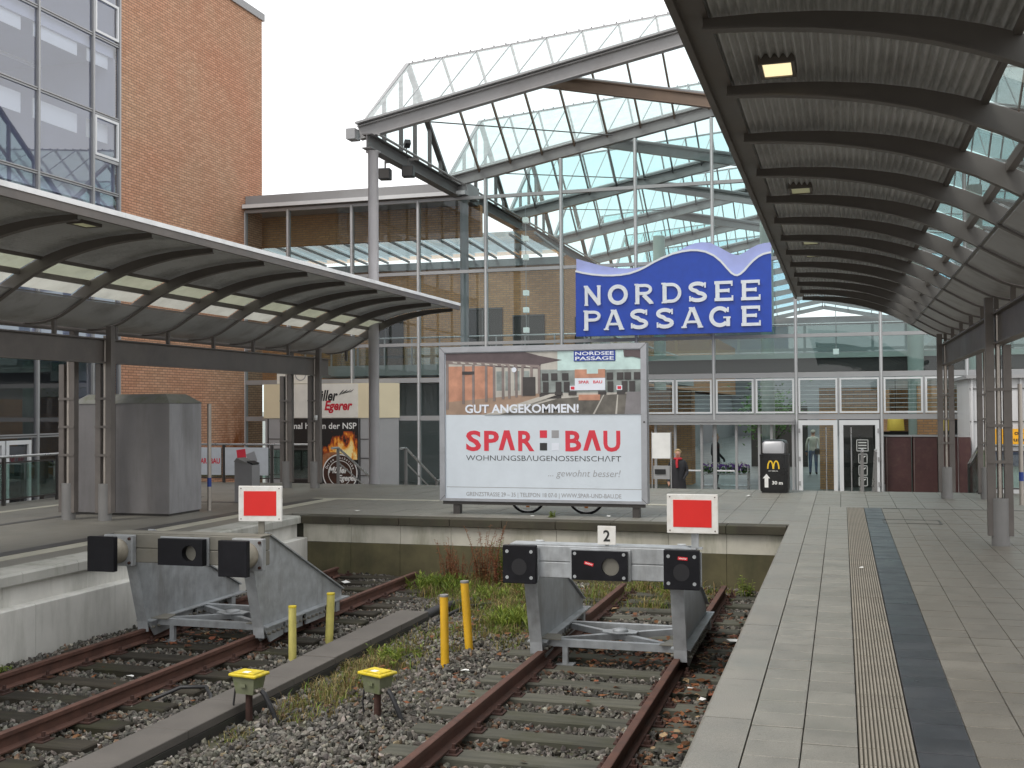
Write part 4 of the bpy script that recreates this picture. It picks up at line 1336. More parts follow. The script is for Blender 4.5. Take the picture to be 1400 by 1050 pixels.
# ---------------- facade
MX = [-19.02, -17.43, -15.14, -12.84, -10.59, -8.17, -5.87, -3.59, -1.25, 1.07, 3.32, 5.6, 7.9]
ZR = [FL, 1.6, 2.8, 3.93, 6.19, 8.5]
for i, x in enumerate(MX):
    zt = vz(x) - .2 if -11.5 < x < 9 else 8.5
    m = MB(); m.box(x - .045, x + .045, YF - .09, YF + .06, FL, zt); mu = W(m, 'mullion', 'mullion', hall)
    m = MB(); m.box(x - .012, x + .012, YF - .1, YF - .091, FL, zt); W(m, 'mullion_cap', 'white_frame', mu)
for z in ZR[1:] + ([]):
    h = .05 if z not in (2.8, 1.6) else .075
    m = MB(); m.box(MX[0], MX[-1], YF - .07, YF + .05, z - h, z + h); W(m, 'transom', 'mullion', hall)
def pane(x0, x1, z0, z1, y=YF, mat='glass_facade', par=hall, zt0=None, zt1=None):
    o = rng.uniform(-.006, .006); q = rng.uniform(-.006, .006)
    m = MB(); m.add([(x0, y + o, z0), (x1, y - o, z0), (x1, y - o + q, z1 if zt1 is None else zt1), (x0, y + o + q, z1 if zt0 is None else zt0)], [(0, 1, 2, 3)])
    return W(m, 'glass_pane', mat, par)
DOOR = (-5.35, -1.25)
for x0, x1 in zip(MX, MX[1:]):
    for zi, (z0, z1) in enumerate(zip(ZR, ZR[1:])):
        if zi == 0 and x0 > -6 and x1 < 3.4: continue
        pane(x0, x1, z0, z1)
    if x0 > -11.6 and x1 < 8.8:
        pane(x0, x1, 8.55, 9, zt0=vz(x0) - .2, zt1=vz(x1) - .2)
# flat roofed wing left of the folds: parapet band
m = MB(); m.box(-19.0, -11.2, YF - .25, YF + 1.2, 8.6, 8.72); m.box(-19.0, -11.2, YF - .05, YF + 1.2, 8.72, 9.02); W(m, 'parapet', 'hall_parapet', hall)
m = MB(); m.box(-19.0, -11.2, YF - .28, YF - .251, 8.58, 8.70); W(m, 'parapet_trim', 'white_frame', hall)
# clerestory windows in white frames with blinds
for x0, x1 in zip(MX[5:11], MX[6:12]):
    mid = (x0 + x1) / 2
    for a, b in ((x0 + .06, mid - .03), (mid + .03, x1 - .06)):
        if x0 > 5: continue
        m = MB()
        z0, z1 = 1.7, 2.7
        for q in ((a, b, z0, z0 + .05), (a, b, z1 - .05, z1), (a, a + .05, z0 + .05, z1 - .05), (b - .05, b, z0 + .05, z1 - .05)):
            m.box(q[0], q[1], YF - .10, YF - .055, q[2], q[3])
        wf = W(m, 'window_frame', 'white_frame', hall)
        m = MB()
        for i in range(7):
            z = z0 + .15 + i * .125
            m.box(a + .05, b - .05, YF + .1, YF + .118, z, z + .014)
        W(m, 'louvre_wires', 'white_frame', wf)
    m = MB(); m.box(mid - .028, mid + .028, YF - .08, YF + .05, 1.675, 2.725); W(m, 'mullion', 'mullion', hall)
# entrance: sliding doors under a projecting header
m = MB(); m.box(-5.75, -1.3, YF - .45, YF + .2, 1.46, 1.522); m.box(-5.75, -1.3, YF - .42, YF + .2, 1.38, 1.458); W(m, 'door_header', 'mullion', hall)
for x in (-5.3, -4.72, -3.95, -3.55, -2.95, -2.3, -1.95, -1.35):
    m = MB(); m.box(x - .035, x + .035, YF - .2, YF - .1, FL, 1.38); W(m, 'door_post', 'mullion', hall)
for x0, x1 in ((-5.26, -4.76), (-4.68, -3.99), (-2.26, -1.99), (-3.51, -2.99)):
    pane(x0, x1, FL, 1.38, YF - .15, 'glass_door')
for x0, x1 in ((-4.7, -3.97), (-3.5, -3.0)):
    m = MB(); m.box(x0, x1, YF - .22, YF - .18, .02, .06); W(m, 'door_bar', 'white_frame', hall)
for x0, x1, hx in ((-1.2, -.13, -.26), (-.08, 1.0, .06)):
    d = bpy.data.objects.new('door', None); COL.objects.link(d); d.parent = hall; d.location = ((x0 + x1) / 2 + 5, -.12, 0)
    m = MB()
    for q in ((x0, x1, 1.36, 1.5), (x0, x0 + .11, FL, 1.36), (x1 - .11, x1, FL, 1.36), (x0 + .11, x1 - .11, FL, FL + .12)):
        m.box(q[0], q[1], YF - .15, YF - .08, q[2], q[3])
    W(m, 'door_frame', 'white_frame', d)
    pane(x0 + .11, x1 - .11, FL + .12, 1.36, YF - .12, 'glass_door', d)
    m = MB(); m.tube([(hx - .18 if hx < 0 else hx + .18, YF - .2, FL + .1), (hx - .18 if hx < 0 else hx + .18, YF - .2, 1.3)], .018, 8); W(m, 'handle', 'handrail', d)
    m = MB()
    for z in (1.2, .4, -.3):
        xx = x0 + .02 if hx < 0 else x1 - .02
        m.box(xx - .03, xx + .03, YF - .17, YF - .151, z - .06, z + .06)
    W(m, 'hinges', 'mullion', d)
# printed notices on the right door
flat('notice_white', (.6, .62, .6))
m = MB()
for a, b, z0, z1 in ((.38, .70, .62, .95), (.43, .67, .28, .55), (.43, .67, -.06, .22), (.43, .67, -.36, -.1)):
    for q in ((a, b, z0, z0 + .018), (a, b, z1 - .018, z1), (a, a + .018, z0, z1), (b - .018, b, z0, z1)):
        m.box(q[0], q[1], YF - .131, YF - .127, q[2], q[3])
    if z0 > .6:
        for i in range(3): m.box(a + .05, b - .05, YF - .131, YF - .127, z0 + .07 + .08 * i, z0 + .1 + .08 * i)
    else:
        ribbon(m, [(a + .05, z0 + .05), ((a + b) / 2, z0 + .16), (b - .05, z1 - .06)], .03, YF - .131, YF - .127)
W(m, 'door_notices', 'notice_white', hall)
# maroon lockers behind the glass right of the doors
# ---------------- inside the hall
m = MB(); m.box(-19, 12, YF + .06, 108, FL - .2, FL + .01); W(m, 'hall_floor', 'inside_floor', hall)
m = MB(); m.box(-24, -9.55, 39.0, 106, 3.0, 7.35); W(m, 'brick_block', 'brick_inside', hall)
m = MB(); m.box(-19, -9.9, 39.0, 106, FL, 2.85); W(m, 'shop_block', 'inside_wall', hall)
m = MB(); m.box(-9.548, -9.54, 39.0, 106, 3.0, 7.35); W(m, 'brick_side', 'brick_inside_side', hall)
m = MB(); m.box(-24, -11.3, YF + 1.6, YF + 1.85, 7.55, 8.58); W(m, 'brick_upstand', 'brick_inside', hall)
m = MB(); m.box(-24, -11.7, YF + 1.21, YF + 1.9, 8.6, 8.9); W(m, 'flat_roof', 'hall_parapet', hall)
# sloping roof light over the left wing
for i in range(17):
    x = -23.3 + i * .86
    m = MB(); m.bar((x, YF + 1.9, 7.62), (x + .0, 39.0, 7.42), .06, .07); W(m, 'rooflight_bar', 'hall_parapet', hall)
    if i < 16:
        m = MB(); m.sheet((x, YF + 1.9, 7.7), (x + .86, YF + 1.9, 7.7), (x + .86, 39, 7.5), (x, 39, 7.5)); W(m, 'rooflight_pane', 'glass_far', hall)
m = MB(); m.box(-24, -9.6, 38.85, 38.99, 7.1, 7.36); W(m, 'rooflight_gutter', 'hall_parapet', hall)
# windows in the inner brick block
for x0, x1, z0, z1 in ((-13.4, -11.9, 3.4, 5.6), (-11.5, -10.3, 3.3, 5.3), (-17.2, -15.8, 3.2, 5.3)):
    m = MB(); m.box(x0, x1, 38.94, 38.995, z0, z1); wi = W(m, 'window', 'inside_dark', hall)
    m = MB(); m.box((x0 + x1) / 2 - .03, (x0 + x1) / 2 + .03, 38.92, 38.939, z0, z1); m.box(x0, x1, 38.92, 38.939, z1 - .06, z1); W(m, 'frame', 'hall_steel_dark', wi)
m = MB(); m.box(-9.538, -9.5, 40.5, 43, 3.4, 5.3); m.box(-9.538, -9.5, 45, 47, 3.4, 5.0); W(m, 'window', 'inside_dark', hall)
# gallery with glass balustrade
m = MB(); m.box(-19, -8.31, 36.6, 39.0, 3.08, 3.45); m.box(-8.3, -7.6, 40.5, 60, 3.0, 3.45); W(m, 'gallery_slab', 'inside_slab', hall)
g = MB(); g.tube([(-18.9, 36.65, 4.4), (-8.3, 36.65, 4.4)], .03, 8); g.tube([(-18.9, 36.65, 4.15), (-8.3, 36.65, 4.15)], .018, 8); g.tube([(-8.3, 36.65, 4.4), (-7.65, 38, 4.4), (-7.65, 60, 4.4)], .03, 8)
W(g, 'gallery_rail', 'handrail', hall)
for i in range(11):
    x = -18.7 + i * 1.04
    m = MB(); m.box(x - .025, x + .025, 36.63, 36.67, 3.45, 4.4); W(m, 'gallery_post', 'mullion', hall)
m = MB(); m.sheet((-18.9, 36.68, 3.38), (-8.3, 36.68, 3.38), (-8.3, 36.68, 4.05), (-18.9, 36.68, 4.05)); W(m, 'gallery_glass', 'glass_rail', hall)
# bridge across the hall over the entrance
m = MB(); m.box(-8.3, 10, 37.2, 40.4, 3.02, 3.55); W(m, 'bridge_slab', 'inside_dark', hall)
m = MB(); m.box(-8.3, 10, 37.1, 37.19, 3.45, 3.62); W(m, 'bridge_edge', 'inside_green', hall)
m = MB(); m.sheet((-8.3, 37.15, 3.64), (10, 37.15, 3.64), (10, 37.15, 4.5), (-8.3, 37.15, 4.5)); W(m, 'bridge_glass', 'glass_rail', hall)
m = MB(); m.tube([(-8.3, 37.15, 4.55), (10, 37.15, 4.55)], .03, 8); W(m, 'bridge_rail', 'handrail', hall)
# right hand inner block and the far end
m = MB(); m.box(1.6, 12, 41, 106, FL, 2.5); W(m, 'brick_block', 'brick_inside', hall)
m = MB(); m.box(-.72, -.2, 38.2, 39.2, FL, 1.55); W(m, 'brick_pier', 'brick_inside', hall)
m = MB(); m.box(-.72, 1.3, 38.2, 39.2, 1.551, 2.5); W(m, 'brick_lintel', 'brick_inside', hall)
m = MB(); m.box(-.1, 1.3, 39.3, 39.5, FL, 1.5); W(m, 'shop_front', 'inside_dark', hall)
m = MB(); m.box(2.2, 2.9, 36.0, 36.6, FL, 2.5); W(m, 'brick_pier', 'brick_inside', hall)
m = MB(); m.box(-7.6, -5.1, 39.5, 40.5, FL, 2.5); W(m, 'brick_pier', 'brick_inside', hall)
m = MB(); m.box(3.2, 12, 42, 106, 2.5, 4.3); W(m, 'upper_block', 'inside_wall', hall)
m = MB(); m.box(-19, 12, 107.2, 107.5, FL, 10.2); W(m, 'end_wall', 'inside_wall', hall)
m = MB(); m.box(12, 12.3, YF, 107, FL, 6.5); m.box(9, 9.3, 33.2, 107, FL, 4.3); W(m, 'side_wall', 'inside_wall', hall)
for x, y in ((-2.6, 42), (4.0, 37), (-6.9, 44), (2.2, 36.4)):
    m = MB(); m.lathe([(.24, FL), (.24, 8.7)], (x, y, 0), 20); W(m, 'inner_column', 'inside_green', hall)
for x0, x1, y, mt in ((-8.9, -7.0, 46, 'inside_dark'), (-4, -1.5, 52, 'inside_dark')):
    m = MB(); m.box(x0, x1, y, y + .4, FL, 1.9); W(m, 'shop_front', mt, hall)
for x0, x1, z0, z1 in ((1.2, 2.6, FL, 1.0), (3.1, 4.6, FL, 1.4)):
    m = MB(); m.box(x0, x1, 40.9, 40.99, z0, z1); W(m, 'shop_window', 'inside_dark', hall)
m = MB(); m.box(-9.9, -9.85, 39.6, 58, FL, 2.4); W(m, 'shop_front', 'inside_dark', hall)
flat('lamp_yellow', (.8, .62, .12), .5, .12)
for x, z in ((1.65, 1.3), (3.0, 1.3)):
    m = MB(); m.lathe([(.24, .2), (.27, -.2), (.26, -.2), (.23, .2)], (x, 37.8, z), 20); tl = m
    t_ = tag(tl.build('pendant_lamp', 'lamp_yellow'), 'yellow lampshade inside the hall, %s of the pair right of the doors' % ('left' if x < 2 else 'right'), 'lamp', 'yellow lampshades inside the hall')
    m = MB(); m.tube([(x, 37.8, z + .2), (x, 37.8, 3.02)], .01, 6); m.build('cord', 'inside_dark', t_)
# maroon panels
lk = thing('locker_row', 'dark maroon lockers behind the glass right of the doors', 'lockers', (2.2, YF + .4, FL))
for x0, x1 in ((1.17, 1.86), (1.9, 2.55), (2.59, 3.25)):
    m = MB(); m.cbox(x0, x1, YF + .25, YF + .8, FL + .02, 1.02, .012); d = W(m, 'locker_door', 'maroon', lk)
    m = MB(); m.box(x0 + .03, x0 + .036, YF + .244, YF + .2495, FL + .05, 1.0); W(m, 'trim', 'pipe_steel', d)
m = MB(); m.box(1.14, 3.28, YF + .22, YF + .82, 1.021, 1.06); W(m, 'locker_top', 'hall_parapet', lk)
# loudspeakers and a floodlight on the eaves beam
def speaker(x, y, z, label):
    t = thing('loudspeaker', label, 'loudspeaker', (x, y, z), rad(10), 'loudspeakers under the roof corner')
    m = MB(); m.cbox(-.16, .16, -.13, .13, -.15, .15, .015); m.build('cabinet', 'black_plastic', t)
    m = MB(); m.box(-.13, .13, -.136, -.131, -.12, .12); m.build('grille', 'rail_dark', t)
    m = MB(); m.box(-.02, .02, -.02, .02, .15, .36); m.box(-.02, .3, -.02, .02, .3, .36); m.build('bracket', 'hall_steel_dark', t)
speaker(-11.78, 27.8, 8.25, 'black box loudspeaker hanging outside the eaves beam beside the tall column')
speaker(-11.15, 27.9, 8.30, 'black box loudspeaker hanging inside the eaves beam')
t = thing('floodlight', 'small black floodlight standing on the eaves beam', 'floodlight', (-11.4, 28.4, 8.92))
m = MB(); m.bar((0, 0, .2), (.1, -.14, .3), .16, .14); m.build('head', 'black_plastic', t)
m = MB(); m.tube([(0, 0, 0), (0, 0, .2)], .018, 6); m.build('stem', 'hall_steel_dark', t)
t = thing('camera_dome', 'small square lamp unit above the second column', 'lamp', (-10.9, 32.6, 8.7)) if False else None
# hanging strings of square lanterns
flat('lantern', (.85, .9, .86), .5, .15)
def string(x, y, zs, label):
    t = thing('lantern_string', label, 'lamp', (x, y, min(zs) - .2), group='hanging strings of square lanterns inside the hall')
    z0 = min(zs) - .2
    m = MB(); m.tube([(0, 0, 0), (0, 0, max(zs) - z0 + .5)], .012, 6); m.build('cable', 'mullion', t)
    for z in zs:
        m = MB(); m.cbox(-.085, .085, -.085, .085, z - z0 - .085, z - z0 + .085, .01); m.build('lantern', 'lantern', t)
string(-9.7, 34.4, [4.4, 5.05, 5.6, 6.75, 7.35, 7.95], 'long vertical string of small square white lanterns behind the facade near the brick block')
string(-.15, 35.2, [3.55, 5.9], 'short string with two small square white lanterns above the white doors')
# flower cart inside the entrance
flat('purple', (.16, .05, .3), .7, 0, .5); flat('leafgreen', (.06, .14, .03), .7, 0, .5); flat('petal_white', (.6, .6, .55), .7, 0, .3)
t = thing('flower_cart', 'plant trolley with purple and white flowers just inside the entrance', 'trolley', (-3.55, 35.6, FL))
m = MB(); m.box(-.75, .75, -.3, .3, .62, .66); m.box(-.75, .75, -.3, .3, .25, .28)
for a in (-.72, .72):
    for b in (-.27, .27): m.box(a - .02, a + .02, b - .02, b + .02, .1, .9)
m.build('frame', 'handrail', t)
for a in (-.7, .7):
    for b in (-.25, .25):
        m = MB(); m.tube([(a - .02, b, .06), (a + .02, b, .06)], .06, 12); m.build('wheel', 'black_plastic', t)
for nm, mt, n_, z0, z1 in (('foliage', 'leafgreen', 260, .68, .85), ('blossoms', 'purple', 170, .78, .95), ('blossoms', 'petal_white', 80, .82, 1.0)):
    m = MB()
    for i in range(n_):
        p = Vector((rng.uniform(-.72, .72), rng.uniform(-.27, .27), rng.uniform(z0, z1)))
        a = Vector((rng.uniform(-1, 1), rng.uniform(-1, 1), rng.uniform(-1, 1))).normalized() * .05; b = a.orthogonal().normalized() * .035
        m.add([p + a, p + b, p - a, p - b], [(0, 1, 2, 3)])
    m.build(nm, mt, t)
# indoor tree seen through the clerestory
t = thing('indoor_tree', 'leafy green indoor tree seen through the clerestory windows', 'tree', (-2.7, 44, FL))
m = MB(); m.tube([(0, 0, 0), (.05, 0, 1.0), (0, .05, 2.2)], [.07, .05, .03], 8)
for i in range(7):
    a = i * .9; m.tube([(.03, .02, 1.2 + .12 * i), (.7 * math.cos(a), .7 * math.sin(a), 2.0 + .12 * i)], [.025, .008], 5)
m.build('trunk', 'sleeper_old', t)
m = MB()
for i in range(1500):
    v = Vector((rng.gauss(0, .5), rng.gauss(0, .5), rng.gauss(0, .42)))
    p = v + Vector((0, 0, 2.5))
    a = Vector((rng.uniform(-1, 1), rng.uniform(-1, 1), rng.uniform(-.6, .6))).normalized() * .08; b = a.orthogonal().normalized() * .035
    m.add([p + a, p + b, p - a, p - b], [(0, 1, 2, 3)])
m.build('crown', 'leafgreen', t)

# ================================================================== NORDSEE PASSAGE sign
flat('sign_blue', (.006, .055, .42), .35, 0, .08); flat('sign_lilac', (.36, .40, .72), .4, 0, .05); flat('sign_letter', (.76, .79, .84), .35, 0, .04)
SX0, SX1, SY = -7.5, -1.86, 32.0
def sgn(u, v): return (SX0 + (u - 403) / 859 * 5.64, 4.0 + (632 - v - (u - 403) * .0233) / 151.0)
t = thing('station_sign', 'big blue NORDSEE PASSAGE sign with wavy top on the glass facade', 'sign', ((SX0 + SX1) / 2, SY, 4.0))
wave = [(403, 340), (440, 349), (480, 356), (530, 361), (570, 362), (610, 360), (650, 354), (690, 341), (720, 327), (760, 305), (800, 287), (840, 272), (880, 263), (920, 258), (950, 259), (985, 266), (1020, 283), (1050, 308), (1078, 341), (1095, 360), (1108, 368), (1120, 370), (1133, 364), (1150, 349), (1170, 326), (1190, 306), (1210, 291), (1230, 281), (1262, 274)]
wp = [sgn(*p) for p in wave]
def column_fill(m, top, bot, y0, y1):
    n = len(top)
    vs = [(x, y0, z) for x, z in top] + [(x, y0, z) for x, z in bot] + [(x, y1, z) for x, z in top] + [(x, y1, z) for x, z in bot]
    fs = []
    for i in range(n - 1):
        fs += [(i, i + 1, n + i + 1, n + i), (2 * n + i, 3 * n + i, 3 * n + i + 1, 2 * n + i + 1), (i, 2 * n + i, 2 * n + i + 1, i + 1), (n + i, n + i + 1, 3 * n + i + 1, 3 * n + i)]
    fs += [(0, n, 3 * n, 2 * n), (n - 1, 3 * n - 1, 4 * n - 1, 2 * n - 1)]
    m.add(vs, fs)
m = MB(); column_fill(m, wp, [(x, 4.0) for x, z in wp], SY, SY + .18); W(m, 'blue_panel', 'sign_blue', t)
back = [(400, 280), (435, 291), (470, 301), (515, 314), (560, 322), (600, 327), (640, 329), (680, 326), (720, 318), (770, 300), (820, 280), (860, 256), (900, 236), (935, 224), (965, 220), (1000, 223), (1035, 240), (1065, 258), (1090, 272), (1112, 279), (1130, 279), (1150, 268), (1175, 251), (1205, 237), (1235, 230), (1262, 228)]
bp = [sgn(*p) for p in back]
m = MB(); column_fill(m, bp, [(x, z - .62) for x, z in bp], SY + .185, SY + .24); W(m, 'lilac_wave', 'sign_lilac', t)
m = MB(); ribbon(m, wp, .055, SY - .03, SY + .182); W(m, 'white_edge', 'sign_letter', t)
m = MB()
for x in (-6.5, -4.6, -2.8):
    m.box(x - .04, x + .04, SY + .25, YF - .1, 5.0, 5.08); m.box(x - .04, x + .04, SY + .25, YF - .1, 4.3, 4.38)
W(m, 'bracket', 'hall_steel_dark', t)
# wide capitals with small serifs; unit box 0..1 x 0..1
def glyph(m, ch, x0, x1, z0, h):
    w = x1 - x0; sw = .115; th = .088; se = .045
    P = lambda a, b: (x0 + a * w, z0 + b * h)
    cnt = [0]
    def st(pts, t=sw):
        ribbon(m, pts, t, SY - .075 - .0006 * cnt[0], SY - .005 + .0005 * cnt[0]); cnt[0] += 1
    hx = sw / 2 / w; hz = th / 2 / h; q = .05
    def serif(a, b, ext=.10): st([P(a - ext, b), P(a + ext, b)], se)
    if ch == 'N':
        st([P(hx + .06, 0), P(hx + .06, 1)], th); st([P(.94 - hx, 0), P(.94 - hx, 1)], th); st([P(hx + .03, .97), P(.97 - hx, .03)], sw)
        serif(hx + .06, .02); serif(hx + .03, .98); serif(.94 - hx, .98)
    if ch in 'DPR':
        st([P(hx + .05, 0), P(hx + .05, 1)]); serif(hx + .03, .02, .13); serif(hx, .98, .11)
        if ch == 'D':
            st([P(.1, 1 - hz)] + [P(a, b) for a, b in arc(.5, .5, .5 - hx, .5 - hz, 90, -90, 14)] + [P(.1, hz)], th * 1.05)
        else:
            st([P(.1, 1 - hz)] + [P(a, b) for a, b in arc(.58, .72, .42 - hx, .28 - hz, 90, -90, 12)] + [P(.1, .44 + hz)], th)
            if ch == 'R':
                st([P(.5, .44), P(.93, .03)]); serif(.92, .02, .12)
    if ch == 'O':
        pts = [P(a, b) for a, b in arc(.5, .5, .5 - hx, .5 - hz, 0, 360, 28)][:-1]
        ribbon(m, pts, sw * .98, SY - .075, SY - .005, True)
    if ch == 'S':
        st([P(a, b) for a, b in arc(.5, .74, .40 - hx * .3, .26 - hz, 25, 255, 14)] + [P(a, b) for a, b in arc(.5, .26, .42 - hx * .3, .26 - hz, 80, -155, 14)], sw * .95)
        st([P(.90, .70), P(.90, .97)], se); st([P(.10, .03), P(.10, .30)], se)
    if ch == 'E':
        st([P(hx + .05, 0), P(hx + .05, 1)]); st([P(0, 1 - hz), P(.95, 1 - hz)], th); st([P(0, hz), P(1, hz)], th); st([P(.1, .52), P(.78, .52)], th)
        st([P(.95, .74), P(.95, 1)], se); st([P(.98, 0), P(.98, .27)], se); st([P(.78, .42), P(.78, .62)], se)
    if ch == 'A':
        st([P(.09, 0), P(.48, 1)], th * .95); st([P(.52, 1), P(.90, 0)], sw); st([P(.25, .28), P(.75, .28)], th * .8); serif(.1, .02, .13); serif(.89, .02, .13)
        st([P(.34, .98), P(.5, .98)], se)
    if ch == 'G':
        st([P(a, b) for a, b in arc(.5, .5, .5 - hx, .5 - hz, 38, 318, 22)], sw * .98)
        st([P(.88, .02), P(.88, .46)], sw * .9); st([P(.66, .46), P(1.0, .46)], se); st([P(.88, .72), P(.88, .97)], se)
rows = ((495, 'NORDSEE', ((440, 525), (552, 642), (672, 752), (792, 880), (908, 990), (1022, 1100), (1135, 1215))), (605, 'PASSAGE', ((440, 520), (535, 622), (650, 732), (765, 845), (880, 970), (998, 1090), (1135, 1215))))
for vb, word, sp in rows:
    for ch, (u0, u1) in zip(word, sp):
        m = MB(); x0, z0 = sgn(u0, vb - (u0 - 440) * .0233); x1, _ = sgn(u1, vb)
        z0 = sgn(440, vb)[1]
        glyph(m, ch, x0, x1, z0, .57)
        W(m, 'letter', 'sign_letter', t)
# ================================================================== billboard
flat('poster_paper', (.60, .66, .72), .4, 0, .03); flat('logo_red', (.62, .035, .06)); flat('logo_grey', (.30, .30, .31)); flat('logo_black', (.03, .03, .03)); flat('logo_white', (.72, .76, .84))
flat('pic_brick', (.48, .24, .16), .45, 0, .25); flat('pic_roof', (.10, .075, .08), .45, 0, .2); flat('pic_sky', (.52, .68, .66), .45, 0, .15); flat('pic_floor', (.33, .23, .17), .45, 0, .15); flat('pic_dark', (.05, .045, .045), .45, 0, .2); flat('pic_track', (.13, .12, .105), .45, 0, .4); flat('pic_steel', (.22, .18, .17), .45, 0, .2); flat('pic_blue', (.02, .05, .30), .45); flat('pic_pale', (.46, .44, .40), .45, 0, .15); flat('pic_glass', (.24, .27, .26), .45, 0, .35); flat('pic_plat', (.22, .21, .22), .45, 0, .15)
BY = 18.95
t = thing('billboard', 'large advertising billboard on two short legs behind the track end', 'billboard', (-5.08, BY, 0))
bx0, bx1, bz0, bz1 = -6.99, -3.21, .235, 3.01
m = MB()
fw = .10
fb = .05
for q in ((bx0, bx1, bz1 - fw, bz1), (bx0, bx1, bz0, bz0 + fb), (bx0, bx0 + fw, bz0 + fb, bz1 - fw), (bx1 - fw, bx1, bz0 + fb, bz1 - fw)):
    m.box(q[0], q[1], BY, BY + .24, q[2], q[3])
fr = W(m, 'frame', 'bill_frame', t)
m = MB()
for a, b in (((bx0, bz0), (bx0 + fw, bz0 + fw)), ((bx1, bz0), (bx1 - fw, bz0 + fw)), ((bx0, bz1), (bx0 + fw, bz1 - fw)), ((bx1, bz1), (bx1 - fw, bz1 - fw))):
    ribbon(m, [a, b], .006, BY - .003, BY + .003)
m.box(bx1 - .06, bx1 - .03, BY - .004, BY + .001, 1.63, 1.66)
W(m, 'frame_joint', 'rail_dark', fr)
m = MB(); m.box(bx0 + .02, bx1 - .02, BY + .245, BY + .30, bz0 + .05, bz1 - .05); W(m, 'back_panel', 'grey_panel', t)
m = MB(); m.box(bx0 + .05, bx1 - .05, BY + .03, BY + .12, bz0 - .06, bz0 - .002); W(m, 'bottom_rail', 'rail_dark', t)
m = MB(); m.box(bx0 + fw, bx1 - fw, BY + .03, BY + .05, bz0 + fb, bz1 - fw); po = W(m, 'poster', 'poster_paper', t)
for x in (-6.69, -3.42):
    m = MB(); m.box(x - .06, x + .06, BY + .05, BY + .2, -.02, bz0 + .02); W(m, 'leg', 'rail_dark', t)
PX = lambda u: -6.88 + (u - 108) / 302.0
PZ = lambda v: 2.905 - (v - 130) / 302.0
PY = BY + .03
# printed picture: thin coloured fields laid over each other
lay = [0]
pics = {}
def field(mat, pts):
    lay[0] += 1
    m = MB(); m.prism([(PX(u), PZ(v)) for u, v in pts], 'y', PY - .001 - lay[0] * .00025, PY - .0004)
    pics.setdefault(mat, MB())
    pics[mat].add(m.v, m.f)
R4 = lambda a, b, c, d: [(a, b), (c, b), (c, d), (a, d)]
field('pic_pale', R4(110, 133, 1193, 468))
field('pic_glass', R4(640, 230, 1193, 355)); field('pic_sky', R4(740, 133, 1193, 235))
field('pic_brick', R4(125, 205, 385, 410)); field('pic_floor', [(110, 468), (110, 400), (640, 355), (700, 355), (420, 440), (330, 468)])
field('pic_pale', R4(385, 215, 640, 350)); field('pic_dark', R4(640, 352, 760, 385))
for u in (400, 450, 500, 555): field('pic_glass', R4(u, 235, u + 30, 340))
field('pic_roof', [(110, 133), (560, 133), (640, 155), (765, 180), (650, 200), (640, 225), (400, 212), (110, 178)])
field('pic_steel', [(110, 172), (640, 205), (640, 218), (110, 190)])
for i in range(10): field('pic_pale', [(150 + i * 46, 178 + i * 3), (175 + i * 46, 182 + i * 3), (178 + i * 46, 190 + i * 3), (152 + i * 46, 186 + i * 3)])
for u, b in ((112, 440), (205, 410), (262, 410), (335, 400), (380, 395), (430, 385), (465, 382), (505, 375), (540, 370), (590, 365), (632, 358)): field('pic_steel', R4(u, 190 + (u - 110) * .04, u + 14, b))
field('pic_dark', R4(205, 233, 275, 250)); field('pic_dark', R4(548, 268, 618, 368)); field('logo_white', [(PX_u, PX_v) for PX_u, PX_v in [(500 + 14 * math.cos(a * .7), 228 + 14 * math.sin(a * .7)) for a in range(9)]])
for u in (655, 705, 765, 1005, 1060, 1100, 1150): field('pic_dark', R4(u, 250, u + 34, 288))
for u in (660, 730, 775, 1010, 1085, 1125): field('pic_dark', R4(u, 296, u + 30, 350))
field('pic_roof', [(1095, 133), (1193, 133), (1193, 180), (1140, 168), (1100, 170)])
field('pic_blue', R4(830, 133, 1052, 188)); field('logo_white', R4(835, 278, 998, 342)); field('pic_brick', R4(835, 232, 998, 277)); field('pic_sky', R4(900, 232, 960, 255))
field('pic_track', [(420, 468), (740, 385), (1120, 360), (1100, 468)]); field('pic_plat', [(1112, 352), (1193, 352), (1193, 468), (1100, 468)])
field('pic_pale', [(330, 468), (700, 360), (760, 358), (420, 468)])
for a, b in ((990, 930), (1062, 1050)): field('pic_pale', [(a, 362), (a + 5, 362), (b + 10, 468), (b, 468)])
for u in (725, 800, 960, 1060): field('pic_dark', R4(u, 348, u + 42, 366))
for u in (808, 1058): field('logo_white', R4(u, 318, u + 30, 342)); field('logo_red', R4(u + 5, 322, u + 25, 338))
field('pic_brick', R4(855, 365, 970, 395))
for mt, mb_ in pics.items():
    stuff(W(mb_, 'poster_picture', mt, po))
def PT(name, txt, u0, u1, v, cap, mat, bold=0., shear=0., y=PY - .003):
    ox, oy, oz = -5.08, BY, 0
    o = lettering(name, txt, PX(u0) - ox, PX(u1) - ox, PZ(v) - oz, cap, y - oy, mat, po, .0025, bold, shear)
    return o
yb = PY - .017
PT('lettering', 'NORDSEE', 838, 1045, 157, .062, 'logo_white', .02, 0, yb)
PT('lettering', 'PASSAGE', 838, 1045, 183, .062, 'logo_white', .02, 0, yb)
PT('lettering', 'SPAR', 855, 912, 306, .05, 'logo_red', .02, 0, yb); PT('lettering', 'BAU', 934, 982, 306, .05, 'logo_red', .02, 0, yb)
PT('lettering', 'GUT ANGEKOMMEN!', 222, 855, 458, .15, 'logo_white', .028, 0, yb)
for ch, u0, u1 in (('S', 225, 311), ('P', 328, 412), ('R', 520, 610), ('B', 780, 866), ('U', 985, 1075)):
    PT('lettering', ch, u0, u1, 660, .355, 'logo_red', .028)
